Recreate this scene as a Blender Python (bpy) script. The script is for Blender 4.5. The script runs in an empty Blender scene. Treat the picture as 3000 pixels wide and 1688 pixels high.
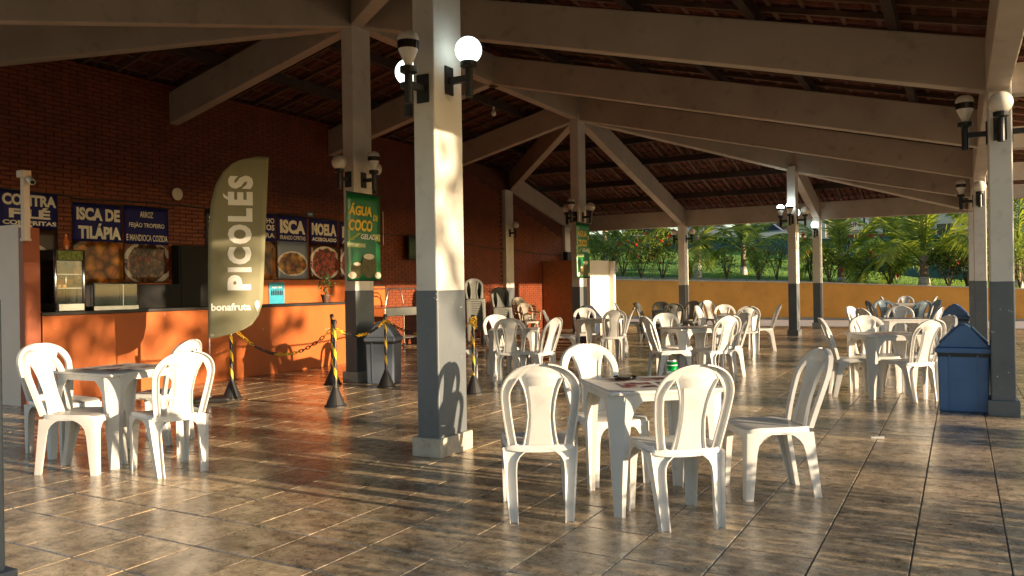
import bpy, bmesh, math, random
import numpy as np
from mathutils import Vector, Matrix, Euler
R = math.radians
random.seed(7); rng = np.random.default_rng(7)
SC = bpy.context.scene
COL = SC.collection

# ---------------------------------------------------------------- camera
camd = bpy.data.cameras.new('camera'); cam = bpy.data.objects.new('camera', camd); COL.objects.link(cam)
camd.sensor_width = 36.0; camd.lens = 28.41; camd.clip_start = 0.05; camd.clip_end = 2000
YAW, PITCH, ROLL = -0.50671, -0.00125, -0.01511
_f = Vector((math.sin(YAW), math.cos(YAW), 0)); _r = Vector((math.cos(YAW), -math.sin(YAW), 0)); _u = Vector((0, 0, 1))
f2 = _f * math.cos(PITCH) + _u * math.sin(PITCH); u2 = _u * math.cos(PITCH) - _f * math.sin(PITCH)
r3 = _r * math.cos(ROLL) + u2 * math.sin(ROLL); u3 = u2 * math.cos(ROLL) - _r * math.sin(ROLL)
cam.matrix_world = Matrix(((r3.x, u3.x, -f2.x, 0), (r3.y, u3.y, -f2.y, 0), (r3.z, u3.z, -f2.z, 1.31), (0, 0, 0, 1)))
SC.camera = cam

# ---------------------------------------------------------------- world, sun, exposure
SUN_EL = 8.4; SUN_AZ = 1.0            # degrees; the sun stands to the +X side
world = bpy.data.worlds.new('World'); SC.world = world; world.use_nodes = True
wn = world.node_tree.nodes; wl = world.node_tree.links
sky = wn.new('ShaderNodeTexSky'); sky.sky_type = 'NISHITA'; sky.sun_disc = False
sky.sun_elevation = R(SUN_EL); sky.sun_rotation = R(90 - SUN_AZ); sky.altitude = 600; sky.air_density = 1.0; sky.dust_density = 1.0
bg = wn['Background']; bg.inputs['Strength'].default_value = 0.125
wl.new(sky.outputs[0], bg.inputs[0])
sund = bpy.data.lights.new('sun', 'SUN'); sun = bpy.data.objects.new('sun', sund); COL.objects.link(sun)
sund.energy = 5.0; sund.angle = R(0.5); sund.color = (1.0, 0.755, 0.48)
sdir = Vector((math.cos(R(SUN_AZ)) * math.cos(R(SUN_EL)), math.sin(R(SUN_AZ)) * math.cos(R(SUN_EL)), math.sin(R(SUN_EL))))
sun.rotation_euler = (-sdir).to_track_quat('-Z', 'Y').to_euler(); sun.location = (30, 0, 12)
SC.view_settings.view_transform = 'Standard'; SC.view_settings.look = 'None'
SC.view_settings.exposure = 1.25; SC.view_settings.gamma = 1.0; SC.view_settings.use_curve_mapping = False
SC.render.engine = 'CYCLES'
cy = SC.cycles
cy.max_bounces = 7; cy.diffuse_bounces = 3; cy.glossy_bounces = 4; cy.transmission_bounces = 5; cy.transparent_max_bounces = 8
cy.caustics_reflective = False; cy.caustics_refractive = False; cy.blur_glossy = 0.6
cy.sample_clamp_indirect = 4.0
cy.use_denoising = True
try: cy.denoiser = 'OPENIMAGEDENOISE'
except Exception: pass

# ---------------------------------------------------------------- helpers
def nd(nt, t, **kw):
    n = nt.nodes.new(t)
    for k, v in kw.items(): setattr(n, k, v)
    return n
MATS = {}
def mat(name, col, rough=0.6, var=0.0, vscale=6.0, bump=0.0, bscale=30.0, metal=0.0, spec=0.5, coord='Object', dirt=0.0, fleck=None, stretch=None, emit=None, estr=0.0, alpha=None):
    """plain procedural material: base colour with noise variation, dirt spots and fine relief"""
    m = bpy.data.materials.new(name); m.use_nodes = True; MATS[name] = m
    nt = m.node_tree; b = nt.nodes['Principled BSDF']
    b.inputs['Base Color'].default_value = (*col, 1); b.inputs['Roughness'].default_value = rough
    b.inputs['Metallic'].default_value = metal; b.inputs['Specular IOR Level'].default_value = spec
    if coord == 'World':
        g = nd(nt, 'ShaderNodeNewGeometry'); src = g.outputs['Position']
    else:
        g = nd(nt, 'ShaderNodeTexCoord'); src = g.outputs['Object']
    if stretch:
        mp = nd(nt, 'ShaderNodeMapping'); mp.inputs['Scale'].default_value = stretch
        nt.links.new(src, mp.inputs[0]); src = mp.outputs[0]
    if var > 0 or dirt > 0:
        n = nd(nt, 'ShaderNodeTexNoise'); n.inputs['Scale'].default_value = vscale; n.inputs['Detail'].default_value = 6
        nt.links.new(src, n.inputs['Vector'])
        r = nd(nt, 'ShaderNodeValToRGB')
        e = r.color_ramp.elements
        e[0].position = 0.3; e[1].position = 0.7
        e[0].color = tuple(max(0, c * (1 - var)) for c in col) + (1,); e[1].color = tuple(min(1, c * (1 + var)) for c in col) + (1,)
        nt.links.new(n.outputs['Fac'], r.inputs[0]); out = r.outputs[0]
        if dirt > 0:
            n2 = nd(nt, 'ShaderNodeTexNoise'); n2.inputs['Scale'].default_value = vscale * 3.1; n2.inputs['Detail'].default_value = 8
            nt.links.new(src, n2.inputs['Vector'])
            r2 = nd(nt, 'ShaderNodeValToRGB'); r2.color_ramp.elements[0].position = 0.58; r2.color_ramp.elements[1].position = 0.75
            r2.color_ramp.elements[0].color = (0, 0, 0, 1); r2.color_ramp.elements[1].color = (dirt, dirt, dirt, 1)
            nt.links.new(n2.outputs['Fac'], r2.inputs[0])
            mx = nd(nt, 'ShaderNodeMix', data_type='RGBA'); mx.inputs[7].default_value = tuple(c * 0.35 for c in col) + (1,)
            nt.links.new(r2.outputs[0], mx.inputs[0]); nt.links.new(out, mx.inputs[6]); out = mx.outputs[2]
        if fleck:
            n4 = nd(nt, 'ShaderNodeTexNoise'); n4.inputs['Scale'].default_value = fleck[0]; n4.inputs['Detail'].default_value = 3; nt.links.new(src, n4.inputs['Vector'])
            n5 = nd(nt, 'ShaderNodeTexNoise'); n5.inputs['Scale'].default_value = fleck[0]*.16; nt.links.new(src, n5.inputs['Vector'])
            ml = nd(nt, 'ShaderNodeMath', operation='MULTIPLY'); nt.links.new(n4.outputs['Fac'], ml.inputs[0]); nt.links.new(n5.outputs['Fac'], ml.inputs[1])
            gt = nd(nt, 'ShaderNodeMapRange'); gt.inputs['From Min'].default_value = fleck[1]; gt.inputs['From Max'].default_value = fleck[1]+.02; nt.links.new(ml.outputs[0], gt.inputs[0])
            mf = nd(nt, 'ShaderNodeMix', data_type='RGBA'); mf.inputs[7].default_value = (.62,.58,.52,1); nt.links.new(gt.outputs[0], mf.inputs[0]); nt.links.new(out, mf.inputs[6]); out = mf.outputs[2]
        nt.links.new(out, b.inputs['Base Color'])
    if bump > 0:
        n3 = nd(nt, 'ShaderNodeTexNoise'); n3.inputs['Scale'].default_value = bscale; n3.inputs['Detail'].default_value = 5
        nt.links.new(src, n3.inputs['Vector'])
        bp = nd(nt, 'ShaderNodeBump'); bp.inputs['Strength'].default_value = bump; bp.inputs['Distance'].default_value = 0.01
        nt.links.new(n3.outputs['Fac'], bp.inputs['Height']); nt.links.new(bp.outputs[0], b.inputs['Normal'])
    if emit:
        b.inputs['Emission Color'].default_value = (*emit, 1); b.inputs['Emission Strength'].default_value = estr
    return m

class MB:
    """collects shapes, builds ONE mesh object"""
    def __init__(s): s.v = []; s.f = []
    def add(s, vs, fs):
        o = len(s.v); s.v += [tuple(v) for v in vs]; s.f += [tuple(i + o for i in f) for f in fs]; return s
    def box(s, x0, x1, y0, y1, z0, z1):
        return s.add([(x0,y0,z0),(x1,y0,z0),(x1,y1,z0),(x0,y1,z0),(x0,y0,z1),(x1,y0,z1),(x1,y1,z1),(x0,y1,z1)],
                     [(0,3,2,1),(4,5,6,7),(0,1,5,4),(1,2,6,5),(2,3,7,6),(3,0,4,7)])
    def hexa(s, p):
        return s.add(p, [(0,3,2,1),(4,5,6,7),(0,1,5,4),(1,2,6,5),(2,3,7,6),(3,0,4,7)])
    def lathe(s, prof, n=16, c=(0,0,0), caps=True):
        vs = []; fs = []
        for r, z in prof:
            for k in range(n):
                a = 2*math.pi*k/n; vs.append((c[0]+r*math.cos(a), c[1]+r*math.sin(a), c[2]+z))
        for i in range(len(prof)-1):
            for k in range(n):
                k2 = (k+1) % n; fs.append((i*n+k, i*n+k2, (i+1)*n+k2, (i+1)*n+k))
        if caps: fs.append(tuple(range(n-1,-1,-1))); fs.append(tuple((len(prof)-1)*n+k for k in range(n)))
        return s.add(vs, fs)
    def tube(s, pts, rad, n=8, caps=True):
        pts = [Vector(p) for p in pts]; vs = []; fs = []
        if not hasattr(rad, '__len__'): rad = [rad]*len(pts)
        ref = None
        for i, p in enumerate(pts):
            t = (pts[min(i+1,len(pts)-1)] - pts[max(i-1,0)]).normalized()
            if ref is None:
                ref = Vector((0,0,1)) if abs(t.z) < .9 else Vector((1,0,0))
            a = (ref - t*ref.dot(t)).normalized(); ref = a; b = t.cross(a)
            for k in range(n):
                an = 2*math.pi*k/n; vs.append(p + (a*math.cos(an)+b*math.sin(an))*rad[i])
        for i in range(len(pts)-1):
            for k in range(n):
                k2 = (k+1) % n; fs.append((i*n+k, i*n+k2, (i+1)*n+k2, (i+1)*n+k))
        if caps: fs.append(tuple(range(n-1,-1,-1))); fs.append(tuple((len(pts)-1)*n+k for k in range(n)))
        return s.add(vs, fs)
    def prism(s, poly, axis, a0, a1):
        """extrude a 2-D polygon along axis: 'x' -> poly is (y,z), 'y' -> (x,z), 'z' -> (x,y)"""
        n = len(poly)
        def P(p, a): return {'x': (a,p[0],p[1]), 'y': (p[0],a,p[1]), 'z': (p[0],p[1],a)}[axis]
        vs = [P(p, a0) for p in poly] + [P(p, a1) for p in poly]
        fs = [tuple(range(n-1,-1,-1)), tuple(range(n, 2*n))] + [(i,(i+1)%n,n+(i+1)%n,n+i) for i in range(n)]
        return s.add(vs, fs)
    def mesh(s, name, m=None, smooth=False, fixn=True):
        me = bpy.data.meshes.new(name); me.from_pydata(s.v, [], s.f)
        if fixn:
            bm = bmesh.new(); bm.from_mesh(me); bmesh.ops.recalc_face_normals(bm, faces=bm.faces[:]); bm.to_mesh(me); bm.free()
        if smooth:
            me.shade_smooth() if hasattr(me, 'shade_smooth') else None
        if m: me.materials.append(m)
        return me
    def build(s, name, m=None, parent=None, smooth=False, loc=None, fixn=True, bevel=0):
        me = s.mesh(name, m, smooth, fixn); return obj(name, me, parent, loc, bevel=bevel)
def obj(name, me, parent=None, loc=None, rot=None, bevel=0):
    o = bpy.data.objects.new(name, me); COL.objects.link(o)
    if parent: o.parent = parent
    if loc: o.location = loc
    if rot: o.rotation_euler = rot
    if bevel:
        b = o.modifiers.new('bevel', 'BEVEL'); b.width = bevel; b.segments = 2; b.limit_method = 'ANGLE'
    return o
def tag(o, label=None, cat=None, group=None, kind=None):
    if label: o['label'] = label
    if cat: o['category'] = cat
    if group: o['group'] = group
    if kind: o['kind'] = kind
    return o
def thing(name, label, cat, loc=(0,0,0), rz=0.0, group=None):
    o = bpy.data.objects.new(name, None); COL.objects.link(o); o.location = loc; o.rotation_euler = (0,0,rz)
    o.empty_display_size = 0.1
    return tag(o, label, cat, group)
def copy_tree(o, parent=None):
    c = o.copy(); COL.objects.link(c); c.parent = parent
    for ch in o.children: copy_tree(ch, c)
    return c
def bake(me, thick=0.0, off=0.0, bevel=0, sub=0):
    """apply solidify / bevel / subdivision and return the finished mesh"""
    o = bpy.data.objects.new('tmp', me); COL.objects.link(o)
    if thick:
        s = o.modifiers.new('s', 'SOLIDIFY'); s.thickness = thick; s.offset = off
    if bevel:
        b = o.modifiers.new('b', 'BEVEL'); b.width = bevel; b.segments = 2; b.limit_method = 'ANGLE'
    if sub:
        b = o.modifiers.new('u', 'SUBSURF'); b.levels = sub
    dg = bpy.context.evaluated_depsgraph_get(); dg.update()
    nm = bpy.data.meshes.new_from_object(o.evaluated_get(dg)); nm.name = me.name
    bpy.data.objects.remove(o)
    return nm
def text_fit(body, x0, x1, z0, z1, off=0.0, y=-0.004, rot=False, shear=0.0):
    """flat lettering stretched into a box of the local x-z plane"""
    cu = bpy.data.curves.new('t', 'FONT'); cu.body = body; cu.size = 1.0; cu.offset = off; cu.resolution_u = 3; cu.shear = shear
    o = bpy.data.objects.new('t', cu); COL.objects.link(o)
    dg = bpy.context.evaluated_depsgraph_get(); dg.update()
    me = bpy.data.meshes.new_from_object(o.evaluated_get(dg))
    vs = np.array([v.co[:] for v in me.vertices]); fs = [tuple(p.vertices) for p in me.polygons]
    bpy.data.objects.remove(o); bpy.data.meshes.remove(me)
    if rot: vs = np.stack([-vs[:,1], vs[:,0], vs[:,2]], -1)
    mn = vs.min(0); mx = vs.max(0); d = np.maximum(mx - mn, 1e-6)
    xs = x0 + (vs[:,0]-mn[0])/d[0]*(x1-x0); zs = z0 + (vs[:,1]-mn[1])/d[1]*(z1-z0)
    return [(a, y, b) for a, b in zip(xs, zs)], fs
def lettering(lines, m, parent, name='lettering', y=-0.004):
    b = MB()
    for L in lines: b.add(*text_fit(L[0], *L[1:5], **(L[5] if len(L) > 5 else {}), y=y))
    return b.build(name, m, parent, fixn=False)

# ---------------------------------------------------------------- materials
M_cream = mat('cream_paint', (0.67,0.635,0.585), .55, var=.08, vscale=2.5, bump=.07, bscale=45, coord='World', dirt=.28)
M_beam = mat('beam_paint', (0.47,0.40,0.33), .6, var=.12, vscale=1.6, bump=.25, bscale=30, coord='World', dirt=.4)
M_grey = mat('grey_paint', (0.115,0.13,0.145), .5, var=.10, vscale=3, bump=.07, bscale=40, coord='World', dirt=.25, fleck=(55,.455))
M_plinth = mat('plinth_concrete', (0.42,0.39,0.33), .8, var=.2, vscale=9, bump=.5, bscale=40, coord='World', dirt=.5)
M_wood = mat('dark_wood', (0.04,0.022,0.014), .75, var=.3, vscale=4, bump=.3, coord='World')
M_tile = mat('clay_tile', (0.12,0.032,0.015), .8, var=.5, vscale=5, bump=.3, bscale=60, coord='World', dirt=.5)
M_batten = mat('batten_wood', (0.13,0.065,0.035), .75, var=.3, vscale=4, coord='World')
M_orange = mat('orange_plaster', (0.44,0.105,0.015), .55, var=.10, vscale=2.2, bump=.12, bscale=25, coord='World', dirt=.12, fleck=(45,.46))
M_white = mat('white_plastic', (0.60,0.60,0.595), .36, var=.07, vscale=4, bump=.03, bscale=60, dirt=.26)
M_greyp = mat('grey_plastic', (0.15,0.155,0.145), .4, var=.08, vscale=5)
M_bluep = mat('bluegrey_plastic', (0.17,0.23,0.29), .4, var=.08, vscale=5)
M_tan = mat('tan_plastic', (0.46,0.40,0.33), .4, var=.08, vscale=5)
M_yellow = mat('yellow_plaster', (0.80,0.36,0.06), .65, var=.12, vscale=1.2, bump=.2, bscale=20, coord='World', dirt=.28)
M_coping = mat('coping_render', (0.62,0.52,0.40), .8, var=.2, vscale=3, coord='World')
M_whitewall = mat('white_wall', (0.78,0.75,0.70), .6, var=.04, vscale=2, bump=.15, coord='World', dirt=.08)
M_pinkwall = mat('partition_paint', (0.74,0.60,0.53), .6, var=.04, vscale=2, bump=.12, coord='World', dirt=.06)
M_red = mat('red_brown_paint', (0.30,0.075,0.03), .6, var=.12, vscale=3, coord='World')
M_stucco = mat('stucco', (0.36,0.15,0.06), .85, var=.15, vscale=8, bump=1.0, bscale=90, coord='World')
M_black = mat('black_metal', (0.012,0.012,0.013), .45, var=.2, vscale=9)
M_blackp = mat('black_plastic', (0.02,0.02,0.022), .5, var=.2, vscale=8, dirt=.1)
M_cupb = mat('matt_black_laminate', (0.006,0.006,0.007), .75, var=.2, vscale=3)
M_steel = mat('brushed_steel', (0.62,0.60,0.57), .32, var=.08, vscale=9, metal=1.0, bump=.05)
M_alu = mat('aluminium', (0.75,0.74,0.72), .25, var=.05, metal=1.0)
M_bin = mat('blue_bin_plastic', (0.065,0.15,0.335), .42, var=.1, vscale=4, bump=.05, dirt=.15)
M_bingrey = mat('grey_bin_plastic', (0.13,0.155,0.21), .42, var=.08, vscale=4, bump=.05, dirt=.12)
M_bindark = mat('dark_bin_plastic', (0.035,0.045,0.075), .42, var=.08, vscale=4)
M_navy = mat('navy_print', (0.018,0.022,0.16), .6, var=.08, vscale=3, spec=.2)
M_blackprint = mat('black_print', (0.012,0.012,0.02), .4, var=.1)
M_letter = mat('white_print', (0.86,0.86,0.84), .55, var=.02)
M_flag = mat('olive_flag_cloth', (0.25,0.24,0.15), .8, var=.06, vscale=5, bump=.35, bscale=7, stretch=(1,1,.35))
M_greenb = mat('green_banner_print', (0.012,0.16,0.05), .3, var=.08, vscale=3)
M_lime = mat('lime_print', (0.30,0.42,0.03), .35)
M_gold = mat('gold_print', (0.78,0.52,0.03), .35)
M_sky = mat('blue_poster_print', (0.03,0.30,0.44), .4, var=.2, vscale=5)
M_brown = mat('coconut_print', (0.10,0.085,0.02), .5, var=.5, vscale=14, stretch=(3,1,.6))
M_coco = mat('coconut_flesh_print', (0.75,0.68,0.55), .5, var=.1)
M_greenpl = mat('leaf_pot', (0.05,0.10,0.02), .5, var=.3, vscale=20)
M_pot = mat('pot_clay', (0.10,0.045,0.03), .6, var=.2)
M_can = mat('green_can', (0.0,0.30,0.05), .25, metal=.4)
M_canw = mat('can_tin', (0.7,0.7,0.68), .25, metal=.9)
M_ychain = mat('yellow_chain', (0.85,0.48,0.02), .45, var=.1)
M_grass = mat('lawn', (0.10,0.235,0.03), .85, var=.35, vscale=1.4, bump=.6, bscale=70, coord='World')
M_path = mat('path_concrete', (0.36,0.30,0.26), .85, var=.2, vscale=2, coord='World')
M_ground = mat('earth', (0.20,0.15,0.10), .9, var=.3, vscale=.3, coord='World')
M_teal = mat('teal_paint', (0.022,0.075,0.085), .6, var=.15, vscale=.8, coord='World', dirt=.2)
M_bwhite = mat('building_white', (0.58,0.54,0.48), .7, var=.1, vscale=.6, coord='World', dirt=.2)
M_bred = mat('building_red', (0.30,0.035,0.025), .7, var=.15, vscale=.8, coord='World')
M_bpale = mat('building_pale_green', (0.40,0.47,0.33), .7, var=.1, vscale=.8, coord='World')
M_dkglass = mat('dark_glass', (0.012,0.014,0.016), .08)
M_car = mat('black_car_paint', (0.01,0.011,0.014), .12, spec=.7)
M_carw = mat('silver_car_paint', (0.5,0.5,0.5), .2, metal=.6)
M_tyre = mat('tyre', (0.015,0.015,0.015), .8)
M_trunk = mat('palm_trunk', (0.30,0.20,0.13), .85, var=.45, vscale=9, bump=.6, bscale=40, stretch=(1,1,4))
M_limew = mat('limewashed_trunk', (0.65,0.60,0.52), .85, var=.3, vscale=9, bump=.5, stretch=(1,1,3))
M_bark = mat('bark', (0.10,0.07,0.045), .9, var=.4, vscale=8, bump=.6, stretch=(1,1,.3))
M_flower = mat('red_blossom', (0.75,0.06,0.025), .6, var=.3, vscale=40)
M_lampwhite = mat('lamp_white_plastic', (0.78,0.76,0.72), .35)
M_globe = mat('opal_globe', (0.80,0.77,0.70), .12, var=.03)
M_globeon = mat('lit_opal_globe', (0.8,0.8,0.78), .2, emit=(0.86,1.0,0.93), estr=1.7)
M_fin = mat('heat_sink', (0.10,0.085,0.07), .3, metal=.9)
M_paper = mat('paper', (0.8,0.79,0.76), .6)
M_cable = mat('cable', (0.02,0.018,0.018), .6)
M_amber = mat('amber_bottle', (0.55,0.13,0.02), .12)
M_food = mat('warm_food', (0.16,0.20,0.03), .6, var=.6, vscale=30)

def leafmat(name, col, trans=.35):
    m = bpy.data.materials.new(name); m.use_nodes = True; nt = m.node_tree
    b = nt.nodes['Principled BSDF']; out = nt.nodes['Material Output']
    g = nd(nt, 'ShaderNodeNewGeometry'); n = nd(nt, 'ShaderNodeTexNoise'); n.inputs['Scale'].default_value = 3.0; n.inputs['Detail'].default_value = 4
    nt.links.new(g.outputs['Position'], n.inputs['Vector'])
    r = nd(nt, 'ShaderNodeValToRGB'); e = r.color_ramp.elements
    e[0].position = .32; e[1].position = .68
    e[0].color = (col[0]*.45, col[1]*.55, col[2]*.5, 1); e[1].color = (min(1,col[0]*1.7), min(1,col[1]*1.4), col[2]*1.2, 1)
    nt.links.new(n.outputs['Fac'], r.inputs[0]); nt.links.new(r.outputs[0], b.inputs['Base Color'])
    b.inputs['Roughness'].default_value = .5
    t = nd(nt, 'ShaderNodeBsdfTranslucent'); nt.links.new(r.outputs[0], t.inputs[0])
    mx = nd(nt, 'ShaderNodeMixShader'); mx.inputs[0].default_value = trans
    nt.links.new(b.outputs[0], mx.inputs[1]); nt.links.new(t.outputs[0], mx.inputs[2]); nt.links.new(mx.outputs[0], out.inputs[0])
    MATS[name] = m; return m
M_palm = leafmat('palm_leaf', (0.23,0.31,0.035), .5)
M_palmd = leafmat('palm_leaf_deep', (0.10,0.18,0.035), .5)
M_leaf = leafmat('shrub_leaf', (0.20,0.28,0.035), .5)
M_leafd = leafmat('tree_leaf', (0.05,0.085,0.018), .4)
M_grassb = leafmat('grass_blade', (0.20,0.34,0.03), .5)

def glassmat():
    m = bpy.data.materials.new('cabinet_glass'); m.use_nodes = True; nt = m.node_tree; out = nt.nodes['Material Output']
    gl = nd(nt, 'ShaderNodeBsdfGlossy'); gl.inputs['Roughness'].default_value = .04
    tr = nd(nt, 'ShaderNodeBsdfTransparent'); tr.inputs[0].default_value = (.86,.9,.88,1)
    fr = nd(nt, 'ShaderNodeFresnel'); fr.inputs[0].default_value = 1.5
    mx = nd(nt, 'ShaderNodeMixShader'); nt.links.new(fr.outputs[0], mx.inputs[0]); nt.links.new(tr.outputs[0], mx.inputs[1]); nt.links.new(gl.outputs[0], mx.inputs[2])
    nt.links.new(mx.outputs[0], out.inputs[0]); return m
M_glass = glassmat()

PX, PY, TX0, TY0 = 0.406, 0.398, -1.03, 3.235      # floor tile pitch and one joint crossing
def floormat():
    m = bpy.data.materials.new('slate_tile'); m.use_nodes = True; nt = m.node_tree; b = nt.nodes['Principled BSDF']; L = nt.links.new
    g = nd(nt, 'ShaderNodeNewGeometry'); pos = g.outputs['Position']
    # one tone for each tile
    mp = nd(nt, 'ShaderNodeMapping'); mp.inputs['Location'].default_value = (-TX0/PX, -TY0/PY, 0); mp.inputs['Scale'].default_value = (1/PX, 1/PY, 0)
    L(pos, mp.inputs[0]); fl = nd(nt, 'ShaderNodeVectorMath', operation='FLOOR'); L(mp.outputs[0], fl.inputs[0])
    wn_ = nd(nt, 'ShaderNodeTexWhiteNoise', noise_dimensions='2D'); L(fl.outputs[0], wn_.inputs['Vector'])
    # per tile offset so that the stone figure breaks at each joint
    ofs = nd(nt, 'ShaderNodeVectorMath', operation='MULTIPLY_ADD'); L(wn_.outputs['Color'], ofs.inputs[0]); ofs.inputs[1].default_value = (37,37,37); L(pos, ofs.inputs[2])
    st = nd(nt, 'ShaderNodeMapping'); st.inputs['Scale'].default_value = (4.2, 4.6, 1); st.inputs['Rotation'].default_value = (0,0,.25); L(ofs.outputs[0], st.inputs[0])
    n1 = nd(nt, 'ShaderNodeTexNoise'); n1.inputs['Scale'].default_value = 1.7; n1.inputs['Detail'].default_value = 11; n1.inputs['Roughness'].default_value = .74; n1.inputs['Distortion'].default_value = .35; L(st.outputs[0], n1.inputs['Vector'])
    r1 = nd(nt, 'ShaderNodeValToRGB'); e = r1.color_ramp.elements
    e[0].position = .30; e[0].color = (.10,.083,.066,1); e[1].position = .68; e[1].color = (.86,.735,.56,1)
    k = e.new(.46); k.color = (.44,.355,.255,1); k = e.new(.58); k.color = (.68,.56,.41,1)
    L(n1.outputs['Fac'], r1.inputs[0])
    # dark streaks of the slate
    n2 = nd(nt, 'ShaderNodeTexNoise'); n2.inputs['Scale'].default_value = 7; n2.inputs['Detail'].default_value = 8; n2.inputs['Roughness'].default_value = .75; n2.inputs['Distortion'].default_value = .6; L(st.outputs[0], n2.inputs['Vector'])
    r2 = nd(nt, 'ShaderNodeValToRGB'); r2.color_ramp.elements[0].position = .38; r2.color_ramp.elements[0].color = (.22,.21,.20,1); r2.color_ramp.elements[1].position = .47; r2.color_ramp.elements[1].color = (1,1,1,1)
    L(n2.outputs['Fac'], r2.inputs[0])
    mu = nd(nt, 'ShaderNodeMix', data_type='RGBA', blend_type='MULTIPLY'); mu.inputs[0].default_value = .58; L(r1.outputs[0], mu.inputs[6]); L(r2.outputs[0], mu.inputs[7])
    # tile tone
    rt = nd(nt, 'ShaderNodeValToRGB'); rt.color_ramp.elements[0].color = (.66,.66,.67,1); rt.color_ramp.elements[1].color = (1.15,1.10,1.0,1)
    L(wn_.outputs['Value'], rt.inputs[0])
    m2 = nd(nt, 'ShaderNodeMix', data_type='RGBA', blend_type='MULTIPLY'); m2.inputs[0].default_value = 1; L(mu.outputs[2], m2.inputs[6]); L(rt.outputs[0], m2.inputs[7])
    # large wear patches
    n4 = nd(nt, 'ShaderNodeTexNoise'); n4.inputs['Scale'].default_value = .9; n4.inputs['Detail'].default_value = 5; L(pos, n4.inputs['Vector'])
    r4 = nd(nt, 'ShaderNodeValToRGB'); r4.color_ramp.elements[0].position = .35; r4.color_ramp.elements[0].color = (.66,.66,.68,1); r4.color_ramp.elements[1].position = .65; r4.color_ramp.elements[1].color = (1.1,1.06,1,1)
    L(n4.outputs['Fac'], r4.inputs[0])
    m3 = nd(nt, 'ShaderNodeMix', data_type='RGBA', blend_type='MULTIPLY'); m3.inputs[0].default_value = 1; L(m2.outputs[2], m3.inputs[6]); L(r4.outputs[0], m3.inputs[7])
    L(m3.outputs[2], b.inputs['Base Color'])
    rr = nd(nt, 'ShaderNodeMapRange'); rr.inputs['From Min'].default_value = .3; rr.inputs['From Max'].default_value = .7; rr.inputs['To Min'].default_value = .27; rr.inputs['To Max'].default_value = .14
    L(n1.outputs['Fac'], rr.inputs[0]); L(rr.outputs[0], b.inputs['Roughness'])
    b.inputs['Specular IOR Level'].default_value = .7
    # cleft relief
    ad = nd(nt, 'ShaderNodeMath', operation='MULTIPLY_ADD'); L(n2.outputs['Fac'], ad.inputs[0]); ad.inputs[1].default_value = .35; L(n1.outputs['Fac'], ad.inputs[2])
    bp = nd(nt, 'ShaderNodeBump'); bp.inputs['Strength'].default_value = .30; bp.inputs['Distance'].default_value = .006; L(ad.outputs[0], bp.inputs['Height']); L(bp.outputs[0], b.inputs['Normal'])
    # hairline edges of the split layers
    mg = nd(nt, 'ShaderNodeTexNoise'); mg.inputs['Scale'].default_value = 1.1; mg.inputs['Detail'].default_value = 5; mg.inputs['Distortion'].default_value = .8; L(st.outputs[0], mg.inputs['Vector'])
    ab = nd(nt, 'ShaderNodeMath', operation='SUBTRACT'); L(mg.outputs['Fac'], ab.inputs[0]); ab.inputs[1].default_value = .5
    ab2 = nd(nt, 'ShaderNodeMath', operation='ABSOLUTE'); L(ab.outputs[0], ab2.inputs[0])
    lt = nd(nt, 'ShaderNodeMapRange'); L(ab2.outputs[0], lt.inputs[0]); lt.inputs['From Min'].default_value = 0; lt.inputs['From Max'].default_value = .006; lt.inputs['To Min'].default_value = .35; lt.inputs['To Max'].default_value = 1
    vs_ = nd(nt, 'ShaderNodeVectorMath', operation='SCALE'); L(m3.outputs[2], vs_.inputs[0]); L(lt.outputs[0], vs_.inputs['Scale']); L(vs_.outputs[0], b.inputs['Base Color'])
    return m
M_floor = floormat()
M_grout = mat('grout', (0.045,0.035,0.028), .9, var=.3, vscale=5, coord='World')

def brickmat(name, col):
    m = bpy.data.materials.new(name); m.use_nodes = True; nt = m.node_tree; b = nt.nodes['Principled BSDF']; L = nt.links.new
    g = nd(nt, 'ShaderNodeNewGeometry')
    n = nd(nt, 'ShaderNodeTexNoise'); n.inputs['Scale'].default_value = 3.5; n.inputs['Detail'].default_value = 7; L(g.outputs['Position'], n.inputs['Vector'])
    r = nd(nt, 'ShaderNodeValToRGB'); e = r.color_ramp.elements; e[0].position = .3; e[1].position = .7
    e[0].color = tuple(c*.72 for c in col)+(1,); e[1].color = tuple(min(1,c*1.2) for c in col)+(1,)
    L(n.outputs['Fac'], r.inputs[0]); L(r.outputs[0], b.inputs['Base Color']); b.inputs['Roughness'].default_value = .5
    n2 = nd(nt, 'ShaderNodeTexNoise'); n2.inputs['Scale'].default_value = 55; n2.inputs['Detail'].default_value = 5; L(g.outputs['Position'], n2.inputs['Vector'])
    bp = nd(nt, 'ShaderNodeBump'); bp.inputs['Strength'].default_value = .35; bp.inputs['Distance'].default_value = .006; L(n2.outputs['Fac'], bp.inputs['Height']); L(bp.outputs[0], b.inputs['Normal'])
    return m
M_brick = brickmat('painted_brick', (0.19,0.039,0.009)); M_brick_old = brickmat('bare_brick', (0.13,0.03,0.012))
M_mortar = mat('mortar', (0.085,0.022,0.010), .9, var=.2, vscale=8, coord='World')

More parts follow.
